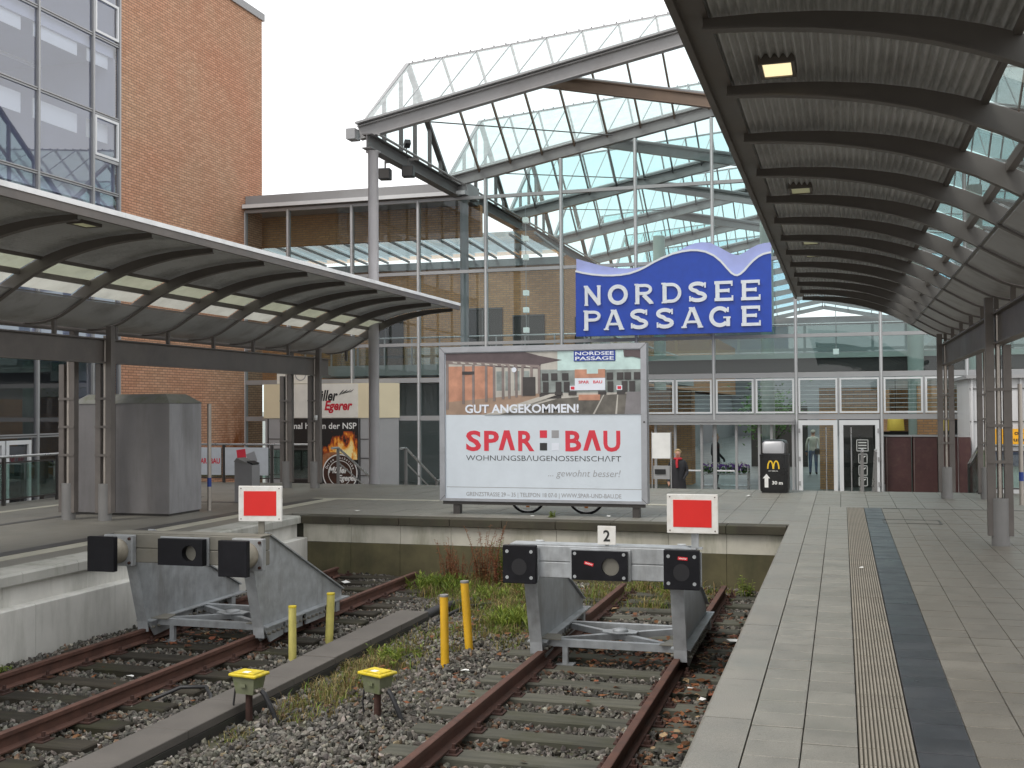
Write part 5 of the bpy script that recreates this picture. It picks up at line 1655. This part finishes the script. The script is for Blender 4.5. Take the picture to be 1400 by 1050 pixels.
for u0, u1 in ((410, 502), (876, 972)):
    m = MB(); w_ = .085; a0, a1, zb, zt = PX(u0), PX(u1), PZ(660), PZ(660) + .355
    mid = (a0 + a1) / 2
    m.prism([(a0, zb), (a0 + w_, zb), (mid, zt - .13), (a1 - w_, zb), (a1, zb), (mid + .05, zt), (mid - .05, zt)], 'y', PY - .003, PY - .0005); W(m, 'lettering', 'logo_red', po)
PT('lettering', 'WOHNUNGSB\u039bUGENOSSENSCH\u039bFT', 225, 1078, 716, .098, 'logo_black', -.008)
PT('lettering', '... gewohnt besser!', 685, 1075, 797, .125, 'logo_grey', -.012, .22)
PT('lettering', 'GRENZSTRASSE 29 \u2013 35 | TELEFON 18 07-0 | WWW.SPAR-UND-BAU.DE', 225, 1078, 908, .075, 'logo_grey', .002)
for u, v, mt in ((640, 553, 'logo_red'), (705, 553, 'logo_grey'), (640, 620, 'logo_black'), (705, 620, 'logo_white')):
    m = MB(); m.box(PX(u), PX(u + 40), PY - .003, PY - .0005, PZ(v + 40), PZ(v)); W(m, 'logo_square', mt, po)
m = MB(); m.box(PX(112), PX(1190), PY - .0015, PY - .0004, PZ(862), PZ(859)); W(m, 'seam', 'logo_grey', po)

# bicycle parked behind the billboard: only the tyres show below its lower edge
t = thing('bicycle', 'bicycle parked behind the billboard with only its tyres showing', 'bicycle', (-4.95, 19.5, 0), rad(2))
def wheel(x):
    pts = [(x + .33 * math.cos(a), 0, .335 + .33 * math.sin(a)) for a in [2 * math.pi * i / 40 for i in range(41)]]
    w = bpy.data.objects.new('wheel', None); COL.objects.link(w); w.parent = t
    m = MB(); m.tube(pts, .022, 8, False); m.build('tyre', 'rubber_black', w)
    m = MB(); m.tube([(x + .305 * math.cos(a), 0, .335 + .305 * math.sin(a)) for a in [2 * math.pi * i / 40 for i in range(41)]], .011, 6, False); m.build('rim', 'handrail', w)
    m = MB()
    for i in range(18):
        a = 2 * math.pi * i / 18; m.tube([(x, 0, .335), (x + .3 * math.cos(a), 0, .335 + .3 * math.sin(a))], .0018, 4)
    m.tube([(x, -.04, .335), (x, .04, .335)], .025, 8); m.build('spokes', 'handrail', w)
    flat('orange_reflector', (.7, .2, .01)) if 'orange_reflector' not in MATS else None
    m = MB(); m.box(x - .03, x + .03, -.012, .012, .10, .125); m.build('reflector', 'orange_reflector', w)
wheel(-.54); wheel(.54)
m = MB()
for a, b in (((-.54, .335), (-.12, .30)), ((-.54, .335), (-.28, .82)), ((-.12, .30), (-.28, .82)), ((-.12, .30), (.32, .78)), ((-.28, .8), (.34, .84)), ((.30, .9), (.54, .335))):
    m.tube([(a[0], 0, a[1]), (b[0], 0, b[1])], .018, 8)
m.build('frame', 'rail_dark', t)
m = MB(); m.tube([(.30, 0, .88), (.29, 0, 1.02)], .014, 8); m.tube([(.18, -.28, 1.03), (.3, 0, 1.03), (.18, .28, 1.03)], .013, 8); m.build('handlebar', 'handrail', t)
m = MB(); m.cbox(-.42, -.16, -.07, .07, .90, .95, .02); m.tube([(-.28, 0, .82), (-.28, 0, .9)], .013, 8); m.build('saddle', 'rubber_black', t)
m = MB(); m.tube([(-.12, -.06, .30), (-.12, .06, .30)], .09, 16); m.build('crank', 'rail_dark', t)

# ================================================================== bakery stand set into the facade
flat('banner_black', (.014, .012, .012), .45); flat('cream_white', (.72, .70, .64)); flat('flame_o', (.85, .30, .03), .5, 0, .3); flat('flame_y', (.95, .70, .15), .5, 0, .2); flat('bread', (.30, .12, .05), .5, 0, .6); flat('script_red', (.50, .01, .03)); flat('print_white', (.78, .78, .76))
t = thing('bakery_stand', 'cream and grey bakery stand with fire banner at the foot of the facade', 'stand', (-15.8, 32.4, FL))
YB = 32.35
def chamfer(x0, x1, z0, z1, o=0.):
    return [(x0, 32.9), (x0, YB - o), (x1, YB - o), (x1 + .62, 32.9)]
m = MB(); m.prism(chamfer(-18.0, -14.1, 0, 0), 'z', 1.62, 2.72); W(m, 'cream_band', 'cream_panel', t)
m = MB(); m.prism(chamfer(-17.96, -14.13, 0, 0, -.03), 'z', FL, 1.615); W(m, 'base_cabinet', 'grey_panel', t)
m = MB()
for x in (-17.85, -17.3, -14.62, -14.15): m.box(x - .02, x + .02, YB + .012, YB + .029, FL, 1.6)
for z in (-.2, .35, .95): m.box(-17.85, -17.3, YB + .015, YB + .029, z - .012, z + .012); m.box(-14.62, -14.15, YB + .015, YB + .029, z - .012, z + .012)
stuff(W(m, 'panel_joint', 'rail_dark', t))
m = MB(); m.box(-17.25, -14.66, YB - .025, YB - .002, 1.63, 2.71); sg = W(m, 'sign_panel', 'cream_white', t)
m = MB(); m.box(-17.25, -14.66, YB - .04, YB - .002, FL + .1, 1.60); bn = W(m, 'banner', 'banner_black', t)
m = MB(); m.box(-17.6, -16.5, YB + .15, YB + .3, 2.74, 3.3); W(m, 'upper_sign', 'cream_white', t)
m = MB(); ribbon(m, arc(-16.75, 3.02, .18, .18, 0, 360, 20)[:-1], .03, YB + .14, YB + .149, True); W(m, 'upper_emblem', 'logo_grey', t)
loc = t.location
LX = lambda x: x - loc.x
def BT(txt, x0, x1, z, cap, mat, par, y, bold=.02, shear=0.):
    return lettering('lettering', txt, LX(x0), LX(x1), z - loc.z, cap, y - loc.y, mat, par, .003, bold, shear)
BT('M\u00fcller', -16.35, -15.35, 2.18, .34, 'ink', sg, YB - .03, .03, .25)
BT('Egerer', -15.82, -14.85, 1.88, .30, 'script_red', sg, YB - .03, .035, .25)
m = MB()
for i in range(14):
    a = rng.uniform(-.2, .6); x = -15.32 + .03 * i; ribbon(m, [(x, 2.35 + .008 * i), (x + .12, 2.47 + .1 * a)], .012, YB - .03 - .0002 * i, YB - .026)
W(m, 'wheat_ear', 'ink', sg)
m = MB(); ribbon(m, [(-16.3, 1.72), (-16.12, 1.82), (-16.05, 1.98)], .018, YB - .03, YB - .026); W(m, 'flourish', 'ink', sg)
BT('2 mal hier in der NSP', -17.2, -14.7, 1.28, .2, 'print_white', bn, YB - .045, .012)
yy = YB - .041
def fire(name, xc, zb):
    q = NT(name)
    sp_ = q.n("ShaderNodeSeparateXYZ"); q.l(q.pos, sp_.inputs[0])
    nz = q.noise(3.2, 5, .6, stretch=(1.6, 1, .75))
    up = q.maprange(sp_.outputs[2], zb, zb + .95, .62, -.25)
    side = q.math('ABSOLUTE', q.math('SUBTRACT', sp_.outputs[0], xc))
    sd = q.maprange(side, .25, .75, 0, .5)
    v = q.math('SUBTRACT', q.math('ADD', q.maprange(nz, .3, .7, -.1, .75), up), sd)
    c = q.ramp(v, [(.30, (.012, .010, .010)), (.48, (.45, .07, .01)), (.66, (.9, .36, .03)), (.9, (1, .85, .4))])
    q.bsdf(c, .5)
    MATS[name] = q.m
fire('fire_print', -15.15, .45)
m = MB(); m.box(-16.2, -14.68, yy, YB - .0401, .3, 1.2); W(m, 'fire_picture', 'fire_print', bn)
m = MB(); m.prism(arc(-15.5, .12, .62, .42, 0, 360, 22)[:-1][::-1], 'y', yy - .002, YB - .0408); W(m, 'bread', 'bread', bn)
flat('seal_brown', (.05, .02, .012), .5, 0, .3)
m = MB(); m.prism(arc(-15.28, -.13, .60, .60, 0, 360, 36)[:-1][::-1], 'y', yy - .003, YB - .041); W(m, 'seal', 'seal_brown', bn)
for r, w in ((.59, .035), (.40, .02)):
    m = MB(); ribbon(m, arc(-15.28, -.13, r, r, 0, 360, 40)[:-1], w, yy - .0045, YB - .0432, True); W(m, 'seal_ring', 'print_white', bn)
# lettering round the seal
for i, ch in enumerate('Deine Backstube'):
    if ch == ' ': continue
    a = 158 - i * 10.0
    o = lettering('lettering', ch, -.035, .035, -.04, .08, 0, 'print_white', bn, .002, .012, 0, False)
    o.location = (LX(-15.28 + .495 * math.cos(rad(a))), yy - .006 - loc.y, -.13 + .495 * math.sin(rad(a)) - loc.z)
    o.rotation_euler = (0, rad(90 - a), 0)
BT('M\u00fcller', -15.68, -15.0, -.12, .2, 'print_white', bn, yy - .006, .03, .25)
BT('Egerer', -15.35, -14.68, -.36, .18, 'print_white', bn, yy - .007, .03, .25)

# ================================================================== left platform furniture
t = thing('metal_cabinet', 'large windowless grey metal cabinet standing behind the left canopy columns', 'cabinet', (-12.6, 17.95, 0))
x0, x1, y0, y1 = -1.04, 1.02, -.55, .5
m = MB(); m.box(x0, x1, y0, y0 + .02, .04, 2.03); m.build('front_panel', 'cabinet_front_shaded', t)
m = MB(); m.box(x0, x1, y0 + .021, y1, .04, 2.03); m.build('body', 'cabinet_grey', t)
m = MB()
b = .2
vs = [(x0 - .02, y0 - .02, 2.03), (x1 + .02, y0 - .02, 2.03), (x1 + .02, y1 + .02, 2.03), (x0 - .02, y1 + .02, 2.03), (x0 + b, y0 + b, 2.2), (x1 - b, y0 + b, 2.2), (x1 - b, y1 - b, 2.2), (x0 + b, y1 - b, 2.2)]
m.add(vs, [(0, 3, 2, 1), (4, 5, 6, 7), (0, 1, 5, 4), (1, 2, 6, 5), (2, 3, 7, 6), (3, 0, 4, 7)]); m.build('roof', 'cabinet_roof', t)
m = MB(); m.box(x0 + .02, x1 - .02, y0 + .03, y1 - .03, -.02, .038); m.build('plinth', 'rail_dark', t)
m = MB(); m.box(-.1, -.094, y0 - .002, y0 + .001, .05, 2.02); m.build('door_seam', 'rail_dark', t)
t = thing('steel_pole', 'slim steel pole with a blue band beside the metal cabinet', 'pole', (-11.5, 18.6, 0))
m = MB(); m.tube([(0, 0, -.01), (0, 0, 2.02)], .038, 14); m.build('tube', 'pipe_steel', t)
m = MB(); m.tube([(0, 0, .45), (0, 0, .62)], .0395, 14); m.build('band', 'blue_band', t)
def litter_bin(x, y, label):
    t = thing('litter_bin', label, 'bin', (x, y, 0))
    m = MB(); m.prism([(-.2, 0), (-.2, .82), (-.14, .9), (.2, .76), (.2, 0)][::1], 'y', -.16, .16); m.build('body', 'bin_grey', t)
    m = MB(); m.prism([(-.215, .83), (-.15, .915), (.08, .82), (.08, .80)], 'y', -.175, .175); m.build('hood', 'shroud_grey', t)
    m = MB(); m.bar((.075, 0, .835), (.2, 0, .79), .28, .03); m.build('opening', 'black_plastic', t)
    m = MB(); m.box(-.203, .203, -.05, .05, .01, .02); m.build('foot', 'rail_dark', t)
litter_bin(-11.76, 20.45, 'grey metal litter bin with slanted top on the left platform')
# glass railing along the ramp, and fence with banners along the steps
flat('banner_white', (.55, .58, .62))
def railing(name, label, pts, top, glass, sub=True, h_mid=None):
    t = thing(name, label, 'railing', (pts[0][0], pts[0][1], pts[0][2]))
    p0 = Vector(pts[0])
    m = MB(); m.tube([(p[0], p[1], p[2] + top) for p in pts], .028, 10); W(m, 'handrail', 'handrail', t)
    for p in pts:
        m = MB(); m.box(p[0] - .03, p[0] + .03, p[1] - .03, p[1] + .03, p[2] - .05, p[2] + top - .02); W(m, 'post', 'rail_dark', t)
    for a, b in zip(pts, pts[1:]):
        a, b = Vector(a), Vector(b)
        d = (b - a).normalized() * .06
        q0, q1 = a + d, b - d
        m = MB()
        m.bar(q0 + Vector((0, 0, .12)), q1 + Vector((0, 0, .12)), .03, .03); m.bar(q0 + Vector((0, 0, top - .12)), q1 + Vector((0, 0, top - .12)), .03, .03)
        W(m, 'panel_frame', 'rail_dark', t)
        m = MB(); m.slab(q0 + Vector((0, 0, .14)), q1 + Vector((0, 0, .14)), q1 + Vector((0, 0, top - .14)), q0 + Vector((0, 0, top - .14)), .008); W(m, 'glass_panel', glass, t)
    return t
railing('ramp_railing', 'dark railing with green glass panels along the ramp at the far left', [(-16.2, 15.4, 0), (-16.2, 17.0, 0), (-16.2, 18.6, 0), (-16.2, 20.2, 0), (-16.2, 21.8, 0)], .98, 'glass_rail')
t = railing('banner_fence', 'dark metal fence with white advertising banners at the top of the steps', [(-16.4, 25.85, 0), (-15.55, 25.85, 0), (-14.15, 25.85, 0), (-12.75, 25.85, 0)], 1.0, 'glass_rail')
for x0, x1 in ((-16.35, -15.6), (-15.48, -14.22)):
    m = MB(); m.box(x0, x1, 25.79, 25.80, .2, .92); W(m, 'banner', 'banner_white', t)
lc = t.location
bo = [o for o in t.children if o.name.startswith('banner')]
lettering('lettering', 'SPAR', -16.33 - lc.x, -16.02 - lc.x, .5, .14, 25.786 - lc.y, 'logo_red', bo[0], .003, .03)
lettering('lettering', 'BAU', -15.92 - lc.x, -15.63 - lc.x, .5, .14, 25.786 - lc.y, 'logo_red', bo[0], .003, .03)
m = MB(); m.box(-16.0, -15.97, 25.786, 25.789, .5, .64); W(m, 'logo_square', 'logo_grey', bo[0])
for x, z, a, mt in ((-15.0, .74, 8, 'logo_red'), (-14.7, .66, 20, 'logo_grey'), (-14.85, .36, 15, 'cream_white')):
    c_, s_ = math.cos(rad(a)), math.sin(rad(a)); q = .13
    m = MB(); m.prism([(x + (i * c_ - j * s_) * q, z + (i * s_ + j * c_) * q) for i, j in ((-1, -1), (1, -1), (1, 1), (-1, 1))], 'y', 25.786, 25.789); W(m, 'logo_square', mt, bo[1])
def stair_rail(x, label, y0=25.9, ln=2.2, drop=.95, x2=None):
    t = thing('stair_handrail', label, 'handrail', (x, y0, 0))
    for dx in ((0,) if x2 is None else (0, x2)):
        m = MB(); m.tube([(dx, -.35, .92), (dx, 0, .92), (dx, ln, .92 - drop), (dx, ln + .3, .92 - drop)], .03, 10); m.build('rail', 'handrail', t)
        m = MB(); m.tube([(dx, 0, .55), (dx, ln, .55 - drop)], .02, 8); m.build('lower_rail', 'handrail', t)
        for y, zt, zb in ((0, .92, -.05), (ln, .92 - drop, -.9)):
            m = MB(); m.box(dx - .03, dx + .03, y - .03, y + .03, zb, zt); m.build('post', 'shroud_grey', t)
stair_rail(-10.45, 'steel stair handrail sloping down just right of the tall grey column')
stair_rail(-12.3, 'steel stair handrail behind the left canopy column, beside the fire banner')
stair_rail(.42, 'steel stair handrail in front of the right white door', x2=.28)
# small cup left on a bracket of the left canopy column
tag(MB().lathe([(.0, 0), (.033, 0), (.042, .12), (.036, .12), (.03, .01)], (-12.15, 24.36, 1.64), 14).build('paper_cup', 'litter_white'), 'white paper cup standing on a bracket of the left canopy column', 'cup')

# ================================================================== right side
# black litter bin with advert
t = thing('litter_bin', 'round cornered black litter bin with grey dome and golden arches advert', 'bin', (-1.44, 25.35, 0), rad(-4))
flat('arches', (.85, .55, .03)); plain('bin_black', (.012, .012, .013), .32, 0, .1, 3); plain('bin_dome', (.36, .365, .38), .32, .2, .06, 3)
def rrect(w, d, r, n=5):
    p = []
    for cx, cy, a in ((w - r, d - r, 0), (-w + r, d - r, 90), (-w + r, -d + r, 180), (w - r, -d + r, 270)):
        p += arc(cx, cy, r, r, a, a + 90, n)
    return p
def loft(m, secs):
    n = len(secs[0][0]); vs = []
    for poly, z in secs: vs += [(x, y, z) for x, y in poly]
    fs = [(i * n + k, i * n + (k + 1) % n, (i + 1) * n + (k + 1) % n, (i + 1) * n + k) for i in range(len(secs) - 1) for k in range(n)]
    m.add(vs, fs, True); m.add(vs[:n], [list(range(n))[::-1]]); m.add(vs[-n:], [list(range(n))])
m = MB(); loft(m, [(rrect(.29, .27, .08), .03), (rrect(.30, .28, .08), .1), (rrect(.30, .28, .08), .80)]); m.build('body', 'bin_black', t)
m = MB(); loft(m, [(rrect(.305, .285, .08), .803), (rrect(.305, .285, .08), .84)]); loft(m, [(rrect(.28, .26, .1), .842), (rrect(.275, .25, .11), 1.08), (rrect(.25, .22, .11), 1.14), (rrect(.18, .15, .1), 1.165)]); m.build('collar', 'bin_black', t)
m = MB(); loft(m, [(rrect(.24, .2, .06), .86), (rrect(.24, .2, .06), 1.08), (rrect(.2, .16, .06), 1.125)]); o = m.build('dome', 'bin_dome', t); o.location = (0, -.075, 0.01)
m = MB(); loft(m, [(rrect(.27, .25, .07), -.01), (rrect(.27, .25, .07), .029)]); m.build('base', 'black_plastic', t)
fy = -.285
m = MB()
for s in (-1, 1):
    pts = [(-.0 + s * .06 + .065 * math.cos(rad(a)) if False else s * .062 + .058 * math.cos(rad(a)), .53 + .17 * math.sin(rad(a))) for a in range(0, 181, 12)]
    ribbon(m, pts, .028, fy - .0005 * (s + 2), fy + .004)
m.build('arches_emblem', 'arches', t)
lettering('lettering', 'ich liebe es', -.10, .10, .475, .022, fy - .001, 'print_white', t, .002, .02)
m = MB(); m.prism([(-.19, .12), (-.19, .32), (-.23, .32), (-.15, .42), (-.07, .32), (-.11, .32), (-.11, .12)][::-1], 'y', fy - .002, fy + .002); m.build('arrow', 'print_white', t)
lettering('lettering', '30 m', -.03, .2, .19, .075, fy - .001, 'print_white', t, .002, .03)
# info post with white board
t = thing('info_post', 'grey info post with blank white board right of the billboard', 'sign', (-4.2, 26.9, -.34))
m = MB(); m.box(-.20, .20, -.05, .03, .5, .82); m.build('leaflet_box', 'mullion', t)
m = MB(); m.box(-.215, .215, -.04, .02, .1, .16); m.build('cross_rail', 'mullion', t)
m = MB(); m.box(-.22, .22, -.07, -.051, 1.0, 1.62); m.build('board', 'print_white', t)
for s in (-.24, .22):
    m = MB(); m.box(s, s + .022, -.06, .0, -.25, 1.64); m.build('upright', 'mullion', t)
m = MB(); m.box(-.16, .1, -.07, -.051, .62, .74); m.build('slot', 'black_plastic', t)
# corrugated white shed right of the canopy columns
t = thing('metal_shed', 'white panelled metal shed behind the right canopy columns', 'shed', (6.0, 30.5, FL))
m = MB(); m.box(3.0, 9.0, 29.3, 32.4, FL, 2.55); W(m, 'wall', 'shed_white', t)
for i in range(10):
    x = 3.05 + i * .55
    m = MB(); m.box(x - .025, x + .025, 29.24, 29.299, FL, 2.55); W(m, 'batten', 'shed_white', t)
for z in (.6, 1.5, 2.3):
    m = MB(); m.box(3.0, 9.0, 29.27, 29.299, z - .008, z + .008); W(m, 'panel_joint', 'rail_dark', t)
m = MB(); m.box(2.92, 9.1, 29.15, 32.5, 2.55, 2.63); W(m, 'roof', 'hall_parapet', t)
flat('ad_yellow', (.78, .38, .01)); flat('ad_blue', (.015, .02, .10)); flat('olive', (.20, .23, .08))
m = MB(); m.box(3.55, 5.4, 29.2, 29.235, .95, 1.32); ad = W(m, 'advert', 'ad_yellow', t)
lc = t.location
lettering('lettering', 'oo', 3.98 - lc.x, 4.18 - lc.x, 1.18 - lc.z, .1, 29.195 - lc.y, 'ink', ad, .003, .02)
lettering('lettering', 'und', 3.96 - lc.x, 4.25 - lc.x, 1.02 - lc.z, .1, 29.195 - lc.y, 'ink', ad, .003, .02)
m = MB(); m.box(3.78, 3.9, 29.19, 29.199, .98, 1.1); W(m, 'advert_square', 'sticker_red', ad)
m = MB(); m.box(3.5, 5.6, 29.2, 29.235, .42, .78); W(m, 'blue_band', 'ad_blue', t)
m = MB(); m.box(3.12, 3.42, 29.2, 29.235, .3, .8); W(m, 'olive_panel', 'olive', t)
m = MB(); m.box(2.72, 2.98, 29.0, 29.3, FL, 1.12); tag(m.build('maroon_panel', 'maroon'), 'dark red upright panel between the canopy column and the white shed', 'panel')
railing('glass_railing', 'railing with green glass end panel beside the right canopy column', [(2.75, 27.2, -.45), (2.8, 25.7, 0), (4.3, 25.7, 0), (5.6, 25.7, 0)], 1.03, 'glass_rail')
t = thing('steel_pole', 'slim tan pole with a blue band at the right edge of the picture', 'pole', (3.26, 23.1, 0))
m = MB(); m.tube([(0, 0, -.01), (0, 0, 2.3)], .04, 14); m.build('tube', 'pipe_steel', t)
m = MB(); m.tube([(0, 0, .45), (0, 0, .62)], .0415, 14); m.build('band', 'blue_band', t)

# ================================================================== people
flat('skin', (.50, .28, .20), .55); flat('hair_blond', (.38, .27, .14), .7, 0, .3); flat('hair_dark', (.05, .035, .025), .7); flat('hair_grey', (.42, .40, .36), .7, 0, .2)
flat('coat_dark', (.018, .018, .022), .8, 0, .2); flat('trousers', (.03, .033, .045), .8); flat('shoe', (.02, .018, .016), .5); flat('scarf_red', (.42, .02, .03), .8, 0, .2); flat('jacket_pale', (.50, .50, .44), .8, 0, .1); flat('jeans', (.10, .14, .24), .8, 0, .15); flat('bag_black', (.02, .02, .02), .6)
def person(label, loc, rz, h, top, legs, hair, hands=(.0, .0), long_coat=False, long_hair=False):
    """one skinned body, regions coloured as skin, top, trousers and shoes; hair is a child"""
    t = thing('person', label, 'person', loc, rz)
    k = h / 1.72
    V = {'pel': (0, 0, .95, .135, .11), 'bel': (0, .0, 1.08, .14, .105), 'che': (0, .01, 1.26, .165, .115), 'sho': (0, .01, 1.40, .13, .09), 'nec': (0, .0, 1.49, .052, .052), 'hea0': (0, -.012, 1.555, .07, .078), 'hea1': (0, -.018, 1.63, .078, .095), 'hea2': (0, -.01, 1.69, .05, .06)}
    E = [('pel', 'bel'), ('bel', 'che'), ('che', 'sho'), ('sho', 'nec'), ('nec', 'hea0'), ('hea0', 'hea1'), ('hea1', 'hea2')]
    for s, n_ in ((-1, 'l'), (1, 'r')):
        hb = hands[0 if s < 0 else 1]           # how far the forearm is raised forward
        V.update({'sh' + n_: (s * .185, .01, 1.385, .062, .062), 'el' + n_: (s * .245, .03 - .02 * hb, 1.12, .048, .048), 'wr' + n_: (s * (.255 - .10 * hb), -.03 - .2 * hb, .88 + .18 * hb, .032, .036), 'pa' + n_: (s * (.25 - .12 * hb), -.05 - .25 * hb, .81 + .21 * hb, .022, .042),
                  'hi' + n_: (s * .095, .0, .87, .098, .10), 'kn' + n_: (s * .105, -.02 + .02 * s, .49, .062, .066), 'an' + n_: (s * .11, .03 + .03 * s, .095, .042, .046), 'to' + n_: (s * .125, -.11 + .03 * s, .045, .044, .034)})
        E += [('sho', 'sh' + n_), ('sh' + n_, 'el' + n_), ('el' + n_, 'wr' + n_), ('wr' + n_, 'pa' + n_), ('pel', 'hi' + n_), ('hi' + n_, 'kn' + n_), ('kn' + n_, 'an' + n_), ('an' + n_, 'to' + n_)]
        for f in range(4):
            b = V['pa' + n_]
            nm = 'f%d%s' % (f, n_)
            V[nm] = (b[0] - s * .006, b[1] - .03 + .02 * f, b[2] - .075 + .006 * abs(f - 1.5), .009, .009)
            E.append(('pa' + n_, nm))
        b = V['pa' + n_]; V['th' + n_] = (b[0] - s * .03, b[1] - .045, b[2] - .02, .010, .010); E.append(('wr' + n_, 'th' + n_))
    names = list(V); idx = {n_: i for i, n_ in enumerate(names)}
    me = bpy.data.meshes.new('body'); me.from_pydata([V[n_][:3] for n_ in names], [(idx[a], idx[b]) for a, b in E], [])
    o = bpy.data.objects.new('body', me); COL.objects.link(o)
    md = o.modifiers.new('skin', 'SKIN'); md.use_smooth_shade = True
    for i, n_ in enumerate(names):
        sv = me.skin_vertices[0].data[i]; sv.radius = (V[n_][3], V[n_][4]); sv.use_root = (n_ == 'pel')
    sd = o.modifiers.new('sub', 'SUBSURF'); sd.levels = 2; sd.render_levels = 2
    dg = bpy.context.evaluated_depsgraph_get()
    em = bpy.data.meshes.new_from_object(o.evaluated_get(dg))
    bpy.data.objects.remove(o); bpy.data.meshes.remove(me)
    em.name = 'body'
    for mt in ('skin', top, legs, 'shoe'): em.materials.append(MATS[mt])
    em.transform(Matrix.Scale(k, 4))
    for p in em.polygons:
        c = p.center / k
        hand = (abs(c.x) > .11 and c.z < .86 + .18 * max(hands) and c.z > .6 and c.y < -.03 - .12 * max(hands) + .03 and c.z > .7)
        p.material_index = 0 if c.z > 1.475 else (3 if c.z < .11 else (2 if c.z < .93 else 1))
        if abs(c.x) > .2 and c.z < .87: p.material_index = 0
        p.use_smooth = True
    b = link('body', em, t)
    m = MB()
    # hair cap
    n = 16; vs = []; rings = 7
    for i in range(rings):
        ph = rad(90 - i * (95 if not long_hair else 130) / (rings - 1))
        for q in range(n):
            a = 2 * math.pi * q / n
            rr = math.cos(ph) if ph > -.1 else 1.0
            front = math.sin(a) < -.35 and ph < rad(38)
            s_ = .86 if front else 1.0
            vs.append((k * .098 * rr * math.cos(a) * s_, k * (-.008 + .112 * rr * math.sin(a) * (.55 if front else 1)), k * (1.635 + .105 * math.sin(ph) if ph > -.1 else 1.635 - .16 * (i - 4) / 2)))
    m.add(vs, [(i * n + q, i * n + (q + 1) % n, (i + 1) * n + (q + 1) % n, (i + 1) * n + q) for i in range(rings - 1) for q in range(n)], True)
    m.build('hair', hair, t)
    m = MB()
    for s in (-1, 1):
        m.lathe([(0, -.006), (.008, 0), (0, .006)], (s * .03 * k, -.103 * k, 1.63 * k), 8)
    m.build('eyes', 'ink', t)
    m = MB(); m.add([(-.012 * k, -.104 * k, 1.597 * k), (.012 * k, -.104 * k, 1.597 * k), (0, -.128 * k, 1.60 * k), (0, -.107 * k, 1.636 * k)], [(0, 1, 2), (0, 2, 3), (2, 1, 3)]); m.build('nose', 'skin', t)
    m = MB(); m.box(-.02 * k, .02 * k, -.1 * k, -.094 * k, 1.568 * k, 1.575 * k); m.build('mouth', 'scarf_red', t)
    if long_coat:
        m = MB(); secs = []
        for z, a, b_ in ((1.44, .13, .095), (1.38, .20, .125), (1.2, .195, .14), (1.0, .185, .14), (.8, .21, .165), (.62, .225, .18)):
            secs.append(([(k * a * math.cos(2 * math.pi * q / 24), k * (.005 + b_ * math.sin(2 * math.pi * q / 24))) for q in range(24)], k * z))
        loft(m, secs); m.build('coat', top, t)
        m = MB(); m.box(-.004, .004, -.152 * k, -.13 * k, .68 * k, 1.36 * k); m.build('coat_seam', 'ink', t)
    return t
p = person('person with short blond hair, dark coat and red scarf outside the entrance', (-4.05, 28.6, FL), rad(8), 1.66, 'coat_dark', 'trousers', 'hair_blond', (.0, .75), True)
m = MB(); k = 1.66 / 1.72
m.tube([(k * .085 * math.cos(a), k * (.0 + .09 * math.sin(a)), k * 1.475) for a in [2 * math.pi * i / 20 for i in range(21)]], .032, 8, False); m.tube([(-.02, -.1, 1.42), (-.03, -.15, 1.32), (-.02, -.165, 1.2)], [.035, .035, .03], 8); m.build('scarf', 'scarf_red', p)
p = person('person in pale jacket and jeans seen from behind through the left white door', (-1.12, 46.0, FL), rad(178), 1.80, 'jacket_pale', 'jeans', 'hair_grey')
m = MB(); m.cbox(-.16, .16, -.06, .06, -.12, .12, .03); o = m.build('shoulder_bag', 'bag_black', p); o.location = (-.22, .06, .95)
person('person in dark clothes standing inside behind the sliding door glass', (-3.98, 36.9, FL), rad(75), 1.86, 'coat_dark', 'trousers', 'hair_blond', (.3, .6))
